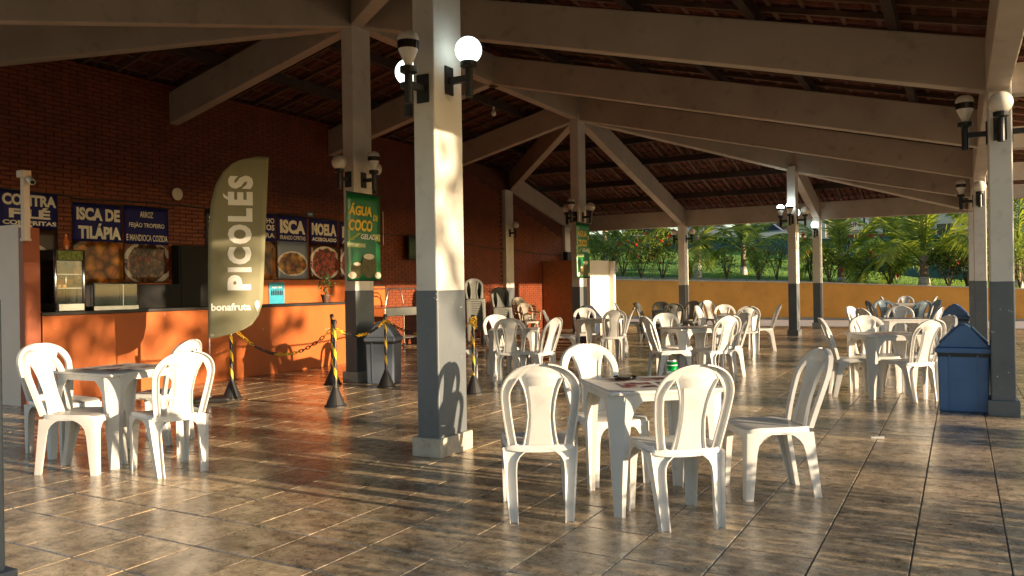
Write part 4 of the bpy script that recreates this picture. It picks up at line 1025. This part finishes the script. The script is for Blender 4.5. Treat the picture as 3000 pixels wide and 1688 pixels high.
for sx in (-1,1):
    for sy in (-1,1): MB().box(sx*.18-.008,sx*.18+.008,sy*.305-.008,sy*.305+.008,.05,.33).build('frame_post', M_blackp, gc)
MB().box(-.19,.19,-.315,.315,.33,.345).build('top_panel', M_blackp, gc); MB().box(-.16,.16,-.29,.29,.18,.186).build('shelf', M_glass, gc)
MB().box(.184,.188,-.295,.295,.05,.33).build('glass_front', M_glass, gc); MB().box(.176,.186,.09,.10,.05,.33).build('frame_bar', M_alu, gc)
bo = thing('amber_bottle', 'small amber bottle on top of the snack warmer', 'bottle', (-9.66,6.06,1.852))
MB().lathe([(.035,0),(.037,.01),(.037,.10),(.016,.145),(.014,.17)],14).build('bottle_body', M_amber, bo, smooth=True); MB().lathe([(.016,.17),(.016,.19)],12).build('bottle_cap', M_amber, bo)
# potted plant
pl = thing('potted_plant', 'small leafy plant in a dark pot on the counter end', 'plant', (-9.66,10.72,1.093))
MB().lathe([(.05,0),(.075,.11),(.085,.11),(.085,.135),(.07,.135)],16).build('pot', M_pot, pl)
def leaf_cloud(n, fn, size, asp=.5, seed=1):
    rg = np.random.default_rng(seed); P0 = fn(rg,n)
    d = rg.normal(size=(n,3)); d /= np.linalg.norm(d,axis=1)[:,None]
    a = np.cross(d, rg.normal(size=(n,3))); a /= np.linalg.norm(a,axis=1)[:,None]; nn = np.cross(d,a)
    s = size*(.6+.8*rg.random((n,1)))
    Q = np.stack([P0, P0+d*s*.5+a*s*asp*.5+nn*s*.08, P0+d*s, P0+d*s*.5-a*s*asp*.5+nn*s*.08],1).reshape(-1,3)
    b = MB(); b.v = [tuple(q) for q in Q.tolist()]; b.f = [(4*i,4*i+1,4*i+2,4*i+3) for i in range(n)]
    return b
leaf_cloud(130, lambda rg,n: rg.normal(size=(n,3))*np.array([.075,.075,.09])+np.array([0,0,.33]), .05, .6, 3).build('foliage', M_leafd, pl, fixn=False)
st = MB(); 
for k in range(5): a=k*1.3; st.tube([(0,0,.12),(.03*math.cos(a),.03*math.sin(a),.25),(.08*math.cos(a),.08*math.sin(a),.40)],.004,5)
st.build('stems', M_bark, pl)

# ================================================================ STEEL TROLLEY BY THE WALL
tr = thing('steel_trolley', 'steel food trolley with tall tube frame by the brick wall', 'trolley', (-10.55,13.85,0))
MB().box(-.3,.3,-.72,.72,.74,.92).build('tray', M_steel, tr, bevel=.01); MB().box(-.28,.28,-.68,.68,.26,.285).build('shelf', M_steel, tr)
for sx in (-.27,.27):
    MB().tube([(sx,-.70,.74),(sx,-.66,1.0),(sx,-.58,1.26),(sx,-.48,1.31),(sx,.48,1.31),(sx,.58,1.26),(sx,.66,1.0),(sx,.70,.74)],.014,8).build('hood_tube', M_alu, tr, smooth=True)
    for sy in (-.67,.67):
        MB().tube([(sx,sy,.09),(sx,sy,.75)],.014,8).build('leg', M_alu, tr)
        w2 = MB().tube([(sx-.015,sy,.05),(sx+.015,sy,.05)],.05,14).build('wheel', M_tyre, tr); MB().tube([(sx-.018,sy,.05),(sx+.018,sy,.05)],.022,10).build('hub', M_alu, w2)
hp = thing('wall_hatch', 'framed service hatch in the bricks behind the steel trolley', 'hatch', (WX+.004,13.98,.95), R(90))
MB().box(-.0,.62,-.01,0,0,.42).build('hatch_panel', M_orange, hp)
for b_ in ((-.03,0,-.02,.46),(.62,.65,-.02,.46),(-.03,.65,.42,.46)): MB().box(b_[0],b_[1],-.022,0,b_[2],b_[3]).build('hatch_frame', M_wood, hp)

# ================================================================ LAMPS ON THE PILLARS
plate_me = MB().box(-.055,.055,-.012,0,-.11,.11).mesh('back_plate', M_black)
arm_me = MB().box(-.022,.022,-.17,-.012,-.03,.02).mesh('arm', M_black)
stem_me = MB().lathe([(.032,-.15),(.032,.08)],12).mesh('stem', M_black)
cup_me = MB().lathe([(.034,.07),(.066,.085),(.066,.125),(.05,.13)],16).mesh('cup', M_black)
def sph(r, m, z0, name):
    b = MB(); n=24; pr_=[]
    for k in range(13):
        a = -math.pi/2*.82 + (math.pi/2*.82+math.pi/2)*k/12; pr_.append((max(.001,r*math.cos(a)), z0+r*math.sin(a)))
    return b.lathe(pr_, n).mesh(name, m, smooth=True)
globe_off = sph(.105,M_globe,.215,'globe'); globe_on = sph(.105,M_globeon,.215,'globe')
neck_me = MB().lathe([(.03,.12),(.03,.155),(.034,.16),(.072,.245),(.076,.26)],20,caps=False).mesh('bulb_neck', M_lampwhite, smooth=True)
fin = MB()
for k in range(26):
    a = 2*math.pi*k/26; c_,s_ = math.cos(a),math.sin(a); fin.hexa([(.066*c_-.003*s_,.066*s_+.003*c_,.255),(.080*c_-.003*s_,.080*s_+.003*c_,.258),(.080*c_+.003*s_,.080*s_-.003*c_,.258),(.066*c_+.003*s_,.066*s_-.003*c_,.255),
             (.066*c_-.003*s_,.066*s_+.003*c_,.315),(.083*c_-.003*s_,.083*s_+.003*c_,.318),(.083*c_+.003*s_,.083*s_-.003*c_,.318),(.066*c_+.003*s_,.066*s_-.003*c_,.315)])
fin.lathe([(.066,.25),(.066,.32)],18,caps=False)
fin_me = fin.mesh('heat_sink', M_fin)
def dome(m, name): return MB().lathe([(.084,.318),(.084,.335),(.076,.368),(.05,.39),(.0,.398)],20,caps=False).mesh(name, m, smooth=True)
dome_off = dome(M_globe,'bulb_dome'); dome_on = dome(mat('lit_bulb_dome',(.8,.8,.8),.2,emit=(.84,1.0,.95),estr=11.0),'bulb_dome')
def lamp(x, y, face, kind, lit, label, z=2.86, sc=1.0):
    dirs = {'S':(0,-1,0.),'E':(1,0,90.),'N':(0,1,180.),'W':(-1,0,-90.)}; dx,dy,a = dirs[face]
    hx = .1 if face in 'EW' else .2
    t = thing('pillar_lamp', label, 'lamp', (x+dx*(hx+.002), y+dy*(hx+.002), z), R(a), 'lamps on the pillars')
    obj('back_plate', plate_me, t); obj('arm', arm_me, t)
    for n_, me in (('stem',stem_me),('cup',cup_me)): obj(n_, me, t, (0,-.19,0))
    if kind == 'G': obj('globe', globe_on if lit else globe_off, t, (0,-.19,0))
    else:
        obj('bulb_neck', neck_me, t, (0,-.19,0)); obj('heat_sink', fin_me, t, (0,-.19,0)); obj('bulb_dome', dome_on if lit else dome_off, t, (0,-.19,0))
    return t
c = COLS
lamp(*c['C1'][:2],'E','G',1,'lit white globe lamp on the bright side of the front pillar', 2.95)
lamp(*c['C1'][:2],'S','L',0,'unlit finned bulb lamp on the shaded side of the front pillar', 2.86)
lamp(*c['C1'][:2],'W','G',1,'lit white globe lamp peeking out behind the front pillar', 2.86)
lamp(*c['C2'][:2],'S','G',0,'unlit globe lamp on the counter side of the coconut banner pillar')
lamp(*c['C2'][:2],'E','L',0,'unlit finned bulb lamp above the coconut banner')
lamp(*c['C2'][:2],'N','G',0,'unlit globe lamp behind the finned bulb over the coconut banner')
lamp(*c['C8'][:2],'W','L',0,'unlit finned bulb lamp reaching from the pillar over the blue bin', 2.755)
lamp(*c['C8'][:2],'S','G',0,'unlit cream globe lamp on the front of the blue bin pillar', 2.755)
lamp(*c['C8'][:2],'E','L',0,'unlit finned bulb lamp on the outer side of the blue bin pillar', 2.755)
lamp(*c['C9'][:2],'W','L',0,'unlit finned bulb lamp on the pillar behind the blue bin pillar', 2.755)
lamp(*c['C9'][:2],'S','G',0,'unlit cream globe lamp on the pillar behind the blue bin pillar', 2.755)
lamp(*c['C3'][:2],'W','G',0,'unlit globe lamp on the brick wall side of the pillar before the white screen wall')
lamp(*c['C3'][:2],'S','L',0,'unlit finned bulb lamp on the pillar before the white screen wall')
lamp(*c['C3'][:2],'E','G',0,'unlit globe lamp above the edge on banner near the white screen wall')
lamp(*c['C6'][:2],'W','L',1,'lit finned bulb lamp on the dark footed pillar before the yellow wall')
lamp(*c['C6'][:2],'S','L',1,'glowing finned bulb lamp facing the tables on the dark footed rear pillar')
lamp(*c['C6'][:2],'N','G',1,'lit globe lamp behind the dark footed pillar before the yellow wall')
lamp(*c['C6'][:2],'E','G',0,'unlit globe lamp on the outer side of the dark footed pillar before the yellow wall')
lamp(*c['C7'][:2],'S','G',1,'lit globe lamp under the hip beam end at the slim rear pillar', 2.74)
lamp(*c['C5'][:2],'W','G',0,'unlit globe lamp on the slim rear pillar near the flowering shrubs', 2.74)
lamp(*c['C5'][:2],'E','G',0,'small unlit globe lamp on the outer side of the slim rear pillar near the shrubs', 2.74)
lamp(-11.4,20.27,'E','G',0,'unlit globe lamp on the pilaster of the brick wall')
hb = thing('hanging_bulb', 'single bulb hanging on a wire under the ridge beam', 'lamp', (XR,12.95,4.55))
MB().tube([(0,0,.10),(0,0,.49)],.004,6).build('wire', M_cable, hb); MB().lathe([(.09,.475),(.06,.495),(.02,.50)],16).build('ceiling_rose', M_wood, hb)
MB().lathe([(.018,.04),(.02,.10)],10).build('socket', M_lampwhite, hb); MB().lathe([(.001,-.075),(.03,-.066),(.048,-.03),(.045,0),(.02,.045)],14).build('bulb', M_globe, hb, smooth=True)
sp_ = thing('wall_loudspeaker', 'black box loudspeaker high on the post at the end of the brick wall', 'loudspeaker', (-11.22,23.9,2.0)); MB().box(-.02,.14,-.2,.05,0,.42).build('speaker_cabinet', M_blackp, sp_, bevel=.01); MB().box(.141,.146,-.17,.02,.04,.38).build('grille', M_black, sp_)

# ================================================================ GARDEN BEHIND THE YELLOW WALL
def gz(x, y):
    w = np.interp(x, [p[0] for p in pts_w], [p[1] for p in pts_w])
    sl = np.interp(x, [-22,-14,-8,-2,8], [.105,.10,.075,.02,.01])
    return w - .06 + sl*max(0, min(y,75)-30.2)
pts_w = [(-60,1.9),(-16.0,1.63),(-12.0,1.52),(-4.5,1.29),(1.7,.99),(9,.75),(16,.6),(60,.5)]
V=[];Fc=[]; xs=np.linspace(-60,60,81); ys=np.concatenate([np.linspace(29.99,60,41),np.linspace(64,180,20)])
for y in ys:
    for x in xs: V.append((x,y,gz(x,y)+.03*math.sin(x*1.7+y)*math.sin(y*.9)*(y>31)))
nx=len(xs)
for i in range(len(ys)-1):
    for k in range(nx-1): Fc.append((i*nx+k,i*nx+k+1,(i+1)*nx+k+1,(i+1)*nx+k))
lawn = MB().add(V,Fc).build('lawn', M_grass, smooth=True, fixn=False); tag(lawn, kind='structure')
V=[];Fc=[]
for i,x in enumerate(np.linspace(-40,30,71)):
    y0 = 30.9+.15*math.sin(x*.2); V += [(x,y0,gz(x,y0)+.05),(x,y0+1.1,gz(x,y0+1.1)+.05)]
    if i: k=2*i; Fc.append((k-2,k,k+1,k-1))
tag(MB().add(V,Fc).build('garden_path', M_path, fixn=False), kind='structure')
# grass tufts along the wall and over the lawn
V=[];Fc=[]
for n in range(26000):
    if n < 6000: x=random.uniform(-17,6); y=random.uniform(30.05,30.9) 
    else: x=random.uniform(-24,6); y=random.uniform(32.1,46)
    z=gz(x,y); h=random.uniform(.04,.13); a=random.uniform(0,6.28); w=.012; dx,dy=math.cos(a)*w,math.sin(a)*w; lx,ly=random.uniform(-.04,.04),random.uniform(-.04,.04); k=len(V)
    V += [(x-dx,y-dy,z-.01),(x+dx,y+dy,z-.01),(x+lx,y+ly,z+h)]; Fc.append((k,k+1,k+2))
tag(MB().add(V,Fc).build('grass', M_grassb, fixn=False), 'short sunlit grass behind the yellow wall', 'grass', kind='stuff')
# ---- palms
def frond_mesh(L, droop, rise, nl, ll, seed, m, name='frond'):
    rg = random.Random(seed); b = MB(); path=[]
    for k in range(13):
        t=k/12; path.append(Vector((L*t*(1-.12*t*t*droop), 0, L*(rise*t - droop*.62*t*t*t))))
    b.tube(path,[.022*(1-.85*k/12)+.003 for k in range(13)],5)
    V=[];Fc=[]
    def at(t):
        f=t*12; i=min(11,int(f)); return path[i].lerp(path[i+1],f-i), (path[i+1]-path[i]).normalized()
    for s in (-1,1):
        for k in range(nl):
            t=.13+.86*k/(nl-1); p,d=at(t); ln=ll*(.35+1.0*math.sin(math.pi*min(1,(t*.86+.10))))*rg.uniform(.85,1.1)
            side=Vector((0,s,0)); up=d.cross(side)*s; dr=rg.uniform(.15,.75)
            dir_=(side*.75+d*.72-Vector((0,0,1))*dr*.55).normalized(); tip=p+dir_*ln-Vector((0,0,1))*ln*.22*dr; mid=p+dir_*ln*.5
            wv=d*.026; q=len(V); V += [p-wv,p+wv,mid+wv*1.25,mid-wv*1.25,tip]; Fc += [(q,q+1,q+2,q+3),(q+3,q+2,q+4)]
    b.add(V,Fc); return b.mesh(name, m, fixn=False)
FR = {}
for key,m in (('a',M_palm),('b',M_palmd)):
    FR[key] = [frond_mesh(2.3,.55,.75,34,.55,1,m), frond_mesh(2.4,.95,.62,34,.6,2,m), frond_mesh(2.0,1.25,.45,30,.55,3,m), frond_mesh(2.1,.12,1.0,32,.42,4,m)]
def palm(x, y, ht, sc, key, n, seed, label, lean=0, lime=.35):
    rg = random.Random(seed); z=gz(x,y); t = thing('palm_tree', label, 'palm tree', (x,y,z-.03), 0, 'young coconut palms behind the yellow wall')
    path=[(lean*(k/6)**2,0,ht*k/6) for k in range(7)]
    MB().tube(path,[.12*sc*(1-.25*k/6)*(1.25 if k==0 else 1) for k in range(7)],10).build('trunk', M_trunk, t, smooth=True)
    if lime: MB().tube([(0,0,-.02),(lean*.05,0,ht*lime)],[.158*sc,.118*sc],10).build('limewash', M_limew, t, smooth=True)
    MB().lathe([(.09*sc,0),(.12*sc,.12*sc),(.06*sc,.4*sc)],10,(lean,0,ht-.08)).build('crown_shaft', M_trunk, t)
    for k in range(n):
        a = 2.4*k + rg.uniform(-.3,.3); lv = k/(n-1); v = 3 if lv < .24 else (0 if lv < .5 else (1 if lv < .8 else 2))
        o = obj('frond', FR[key][v], t, (lean+.03*math.cos(a),.03*math.sin(a),ht+.12*(1-lv)), (rg.uniform(-.15,.15), (-.75 if v==3 else -.30 if v==0 else .0 if v==1 else .12), a)); s=sc*rg.uniform(.85,1.12); o.scale=(s,s,s)
palm(-13.6,34.0,.9,1.25,'b',13,1,'palm with feathery drooping fronds behind the white screen wall')
palm(-9.36,32.5,1.35,1.2,'a',13,2,'palm with a whitewashed trunk standing alone before the teal wall', lime=.45)
palm(-8.1,35.0,1.0,1.1,'b',12,3,'smaller shaded palm beside the one with the whitewashed trunk')
palm(-4.0,33.2,.7,1.25,'a',12,4,'palm with one tall upright frond before the sauna building', lime=.3)
palm(-2.6,40.0,1.2,1.1,'b',12,5,'dark palm close to the sauna building')
palm(-1.12,32.0,.75,1.4,'a',15,6,'big bright palm with a wide sunlit crown before the teal house', lime=.5)
palm(1.75,33.5,1.0,1.3,'a',13,8,'palm seen to the outer side of the blue bin pillar')
palm(-16.5,40.0,3.0,1.2,'b',13,10,'tall palm farther back near the black car')
# ---- shrubs
def shrub(x, y, h, r, nleaf, seed, label, flowers=0, m=M_leaf, stems=7, ls=.095):
    nleaf = int(nleaf*1.0); r = r*.85
    rg = np.random.default_rng(seed); z=gz(x,y); t = thing('shrub', label, 'shrub', (x,y,z-.02), 0, 'flowering shrubs behind the yellow wall')
    b = MB(); tips=[]
    for k in range(stems):
        a = 6.28*k/stems+rg.uniform(-.4,.4); hh=h*rg.uniform(.65,1.0); rr=r*rg.uniform(.35,1.0)
        p1=(rr*.35*math.cos(a),rr*.35*math.sin(a),hh*.45); p2=(rr*.8*math.cos(a+.2),rr*.8*math.sin(a+.2),hh*.8); p3=(rr*math.cos(a+.3),rr*math.sin(a+.3),hh)
        b.tube([(0,0,0),p1,p2,p3],[.022,.015,.010,.004],5); tips += [np.array(p1)*.6+np.array(p2)*.4,np.array(p2),np.array(p3),np.array(p2)+rg.normal(size=3)*r*.25]
    b.build('stems', M_bark, t)
    tips=np.array(tips)
    def fn(rg2,n):
        i=rg2.integers(0,len(tips),n); return tips[i]+rg2.normal(size=(n,3))*np.array([.22*r,.22*r,.13*h])
    leaf_cloud(nleaf, fn, ls, .55, seed+50).build('foliage', m, t, fixn=False)
    if flowers:
        fb_=MB()
        for k in range(flowers):
            p=tips[rg.integers(0,len(tips))]+rg.normal(size=3)*np.array([.2*r,.2*r,.1*h]); s=.05
            for q in range(5):
                d=rg.normal(size=3); d/=np.linalg.norm(d); e=np.cross(d,rg.normal(size=3)); e/=np.linalg.norm(e); kk=len(fb_.v); fb_.add([tuple(p-d*s-e*s),tuple(p+d*s-e*s),tuple(p+d*s+e*s),tuple(p-d*s+e*s)],[(0,1,2,3)])
        fb_.build('blossoms', M_flower, t, fixn=False)
shrub(-13.7,32.6,1.7,.9,800,1,'dense shrub next to the white screen wall',3)
shrub(-12.5,32.2,1.7,.9,850,2,'shrub of thin stems between the screen wall and the red blossoms',4)
shrub(-11.45,31.5,2.0,1.0,1050,3,'large shrub with the most red blossoms over the yellow wall',16)
shrub(-10.5,31.4,1.9,.95,950,4,'shrub with red blossoms next to the slim rear pillar',13)
shrub(-9.35,31.3,1.0,.5,300,5,'small shrub just past the slim rear pillar',0)
shrub(-7.95,31.5,1.25,.55,450,6,'narrow upright shrub on the open lawn between two palms',0)
shrub(-6.75,31.6,1.35,.7,500,7,'thin spreading shrub with a single red blossom',2)
shrub(-6.15,32.0,1.5,.6,450,8,'shrub beside the dark footed rear pillar',1)
shrub(-4.9,31.8,1.7,.6,600,9,'shrub with red blossoms between two rear pillars',6)
shrub(-4.2,31.5,1.3,.7,650,10,'dense low shrub under the palm before the sauna building',2,m=M_leaf)
shrub(-3.25,31.6,1.4,.8,700,11,'wide yellow green shrub before the sauna building',4)
shrub(-2.2,31.7,1.3,.9,650,12,'sparse wide shrub next to the big bright palm',3)
shrub(-.35,31.2,1.4,.7,800,13,'dark dense shrub near the blue bin pillar',2,m=M_leafd)
shrub(.2,31.6,1.7,.7,800,14,'dark shrub with orange blossoms behind the pillars',5,m=M_leafd)
shrub(1.7,31.2,1.7,.8,800,15,'yellow green shrub seen past the outer side of the blue bin pillar',1)
# ---- teal wall, houses, cars
tw = thing('teal_wall', 'long dark teal wall across the upper lawn', 'wall')
V = [(-26,50,gz(-26,50)-.2),(-5.6,50,gz(-5.6,50)-.2),(-5.6,50.25,gz(-5.6,50)-.2),(-26,50.25,gz(-26,50)-.2),(-26,50,gz(-26,50)+1.25),(-5.6,50,gz(-5.6,50)+1.45),(-5.6,50.25,gz(-5.6,50)+1.45),(-26,50.25,gz(-26,50)+1.25)]
MB().hexa(V).build('wall_face', M_teal, tw)
MB().hexa([(v[0],v[1]+(-.05 if v[1]<50.1 else .05),(v[2] if i<4 else v[2])) for i,v in enumerate(V[4:])]+[(v[0],v[1]+(-.05 if v[1]<50.1 else .05),v[2]+.08) for v in V[4:]]).build('coping', M_coping, tw)
th = thing('teal_house', 'low teal house with pale green wall behind the big palm', 'house', (-1,47,gz(-1,47)-.1))
MB().box(-4.2,4.5,0,4,0,2.2).build('wall', M_teal, th); MB().box(1.0,4.52,-.02,-.002,.5,2.0).build('pale_wall', M_bpale, th); MB().box(-4.4,4.7,-.5,4.4,2.2,2.38).build('roof_slab', M_teal, th)
for x0_,x1_,z0_,z1_ in ((-2.4,-1.6,.0,1.9),(-.4,.5,.9,1.7),(1.7,2.6,.05,1.1)):
    w2=MB().box(x0_,x1_,-.05,-.022,z0_,z1_).build('window', M_teal, th); MB().box(x0_+.06,x1_-.06,-.056,-.051,z0_+.06,z1_-.06).build('pane', M_dkglass, w2)
sb = thing('sauna_building', 'white building with red dado and a SAUNA sign up the slope', 'building', (-4,60,2.5))
MB().box(-8,6.5,0,6,0,6.5).build('wall', M_bwhite, sb); MB().box(-8.01,6.51,-.03,-.001,0,2.05).build('red_dado', M_bred, sb); MB().box(-8.6,7.1,-1.2,6.6,6.5,6.75).build('roof', M_bred, sb)
for x0_,x1_,z0_,z1_ in ((-6.6,-5.8,0,2.2),(-4.2,-3.1,1.2,2.6),(.4,1.5,.4,2.6),(2.6,3.8,1.2,2.6),(4.6,5.6,.2,2.6)):
    w2=MB().box(x0_,x1_,-.09,-.032,z0_,z1_).build('window', M_bwhite, sb); MB().box(x0_+.08,x1_-.08,-.1,-.091,z0_+.08,z1_-.08).build('pane', M_dkglass, w2)
for xx in (-1.6,-.4,2.0,4.2): MB().box(xx-.06,xx+.06,-1.1,-.98,0,6.5).build('veranda_post', M_blackp, sb)
sg = thing('sauna_sign', 'pale sign board lettered SAUNA on the white building', 'sign', (-6.35,59.8,4.75))
MB().box(-.95,.95,-.04,0,0,.85).build('sign_board', M_letter, sg); MB().box(-.95,.95,-.045,-.041,.04,.10).build('red_line', M_bred, sg); lettering([('SAUNA',-.72,.72,.32,.66,dict(off=.03))], M_bred, sg, y=-.06)
wb = thing('white_lodge', 'bright white sunlit gable seen past the blue bin pillar', 'building', (4.2,48,.8)); MB().box(-1.6,4,0,5,0,4.6).build('wall', M_whitewall, wb); MB().prism([(-2,4.6),(1.2,5.9),(4.4,4.6)],'y',-.2,5.2).build('roof', M_tile, wb)
MB().box(-.4,.6,-.06,-.002,0,2.1).build('door', M_wood, wb)
wl_ = thing('grey_lodge', 'pale grey rendered house corner behind the rear pillars', 'house', (-9.3,57,3.9)); MB().box(-3,1.5,0,5,0,3.2).build('wall', M_bwhite, wl_); MB().prism([(-3.5,3.2),(-.75,4.4),(2,3.2)],'y',-.3,5.3).build('roof', M_tile, wl_); w2=MB().box(-1.6,-.7,-.05,-.002,1,2.1).build('window', M_bred, wl_); MB().box(-1.5,-.8,-.06,-.051,1.1,2.0).build('pane', M_dkglass, w2)
def car(x, y, z, rz, m, label):
    t = thing('parked_car', label, 'car', (x,y,z), R(rz), 'parked cars up the slope')
    body=[(-2.1,.35),(-2.15,.75),(-1.9,.95),(-1.2,1.0),(1.0,1.02),(1.9,.9),(2.15,.7),(2.15,.35)]
    MB().prism(body,'y',-.85,.85).build('body', m, t, bevel=.06)
    b=MB(); b.hexa([(-1.75,-.80,1.0),(1.15,-.80,1.02),(1.15,.80,1.02),(-1.75,.80,1.0),(-1.35,-.62,1.55),(.45,-.62,1.55),(.45,.62,1.55),(-1.35,.62,1.55)]); cab=b.build('cabin', m, t, bevel=.05)
    for sy in (-1,1):
        MB().hexa([(-1.45,sy*.785,1.08),(-.25,sy*.785,1.08),(-.25,sy*.80,1.08),(-1.45,sy*.80,1.08),(-1.2,sy*.675,1.48),(-.25,sy*.675,1.48),(-.25,sy*.69,1.48),(-1.2,sy*.69,1.48)]).build('side_window', M_dkglass, t)
        MB().hexa([(-.15,sy*.785,1.08),(.92,sy*.785,1.08),(.92,sy*.80,1.08),(-.15,sy*.80,1.08),(-.15,sy*.675,1.48),(.42,sy*.675,1.48),(.42,sy*.69,1.48),(-.15,sy*.69,1.48)]).build('side_window', M_dkglass, t)
        for sx in (-1.35,1.35):
            w_=MB().tube([(sx,sy*.70,.33),(sx,sy*.88,.33)],.33,18).build('wheel', M_tyre, t); MB().tube([(sx,sy*.86,.33),(sx,sy*.89,.33)],.2,14).build('rim', M_alu, w_)
        MB().box(2.08,2.17,sy*.62-.14,sy*.62+.14,.62,.78).build('headlight', M_glass if False else M_alu, t)
    MB().hexa([(1.12,-.7,1.05),(1.17,-.7,1.05),(1.17,.7,1.05),(1.12,.7,1.05),(.47,-.58,1.52),(.52,-.58,1.52),(.52,.58,1.52),(.47,.58,1.52)]).build('windscreen', M_dkglass, t)
car(-18.2,52.6,gz(-18.2,52.6)+.05,12,M_car,'black car parked above the teal wall')
car(-10.8,54,gz(-10.8,54)+.1,-5,M_carw,'silver car parked beside the grey house')
car(-15.0,55,gz(-15,55)+.1,5,M_carw,'silver car half hidden by palms above the teal wall')
# ---- large trees closing the view, and trees on the sunny open side
def tree(x, y, z0, h, r, n, seed, label, m=M_leafd, ls=.35, group='trees closing the view', trunk_r=.18, clumps=26, squash=.75):
    rg=np.random.default_rng(seed); t=thing('tree', label, 'tree', (x,y,z0), 0, group)
    b=MB(); b.tube([(0,0,-.1),(.05,0,h*.25),(.12,.05,h*.5),(.0,.1,h*.78)],[trunk_r*1.25,trunk_r,trunk_r*.75,trunk_r*.3],9)
    cl=rg.normal(size=(clumps,3)); cl/=np.linalg.norm(cl,axis=1)[:,None]; cl*=(r*rg.uniform(.35,1.0,(clumps,1))); cl[:,2]*=squash; cl+=np.array([0,0,h*.72])
    for c_ in cl[:9]: b.tube([(.05,0,h*.38),tuple((np.array([.05,0,h*.5])+c_)/2+np.array([0,0,.1])),tuple(c_)],[trunk_r*.4,trunk_r*.22,.02],5)
    b.build('trunk', M_bark, t, smooth=True)
    def fn(rg2,n_): i=rg2.integers(0,clumps,n_); return cl[i]+rg2.normal(size=(n_,3))*r*.17
    leaf_cloud(n, fn, ls, .55, seed+9).build('crown', m, t, fixn=False)
BT=[('broad dark tree behind the sauna building',-9,72,7),('tall dark tree over the roof of the sauna building',-2,70,8),('round dark tree behind the pale lodge',6,66,7),('dark tree past the black car',-22,62,6),('wide tree on the slope behind the cars',-16,68,7),('dark tree on the skyline beside the white lodge',12,60,6.5),('far dark tree at the slope edge behind the palms',-30,66,7),('dark evergreen between the grey house and the sauna',-12.5,63,5)]
for n,(lb,x,y,h) in enumerate(BT): tree(x,y,gz(x,y),h*1.3,h*.62,2600,20+n,lb,ls=.45)
# sunny side, outside the frame: garden trees, and low hedges added to shade the floor
for n,(x,y,h,r,nl,lb) in enumerate([(17.5,6.6,6.9,1.5,330,'garden tree by the paving opposite the counter'),(20.5,9.4,7.4,1.7,420,'garden tree by the paving opposite the coconut pillar'),(18.8,13.6,6.6,1.5,330,'garden tree by the paving opposite the grey bin'),(23,19.5,7.5,2.0,500,'garden tree opposite the white screen wall')]):
    tree(x,y,-.05,h,r,nl,60+n,lb,m=M_leaf,ls=.32,group='garden trees on the sunny side',trunk_r=.11,clumps=12)
def hedge(x,y0,y1,h,seed,label):
    t=thing('hedge', label, 'hedge', (x,(y0+y1)/2,0), 0, 'added low hedges on the sunny side'); L_=(y1-y0)/2
    leaf_cloud(int(900*(y1-y0)), lambda rg,n: np.stack([rg.uniform(-.22,.22,n), rg.uniform(-L_,L_,n), .05+rg.beta(2,1.3,n)*(h-.08)],-1), .07,.6,seed).build('foliage', M_leaf, t, fixn=False)
    b=MB()
    k=-L_+.1
    while k<L_: b.tube([(0,k,0),(.03,k+.05,h*.8)],.012,5); k+=.22
    b.build('stems', M_bark, t)
hedge(2.6,1.6,5.55,.80,1,'unseen low hedge added to shade the floor by the pavilion corner')
hedge(3.0,7.45,8.35,.72,2,'unseen short hedge added to shade the floor near the blue bin')
hedge(4.4,-1.5,1.0,.6,3,'unseen low hedge added at the paving corner')
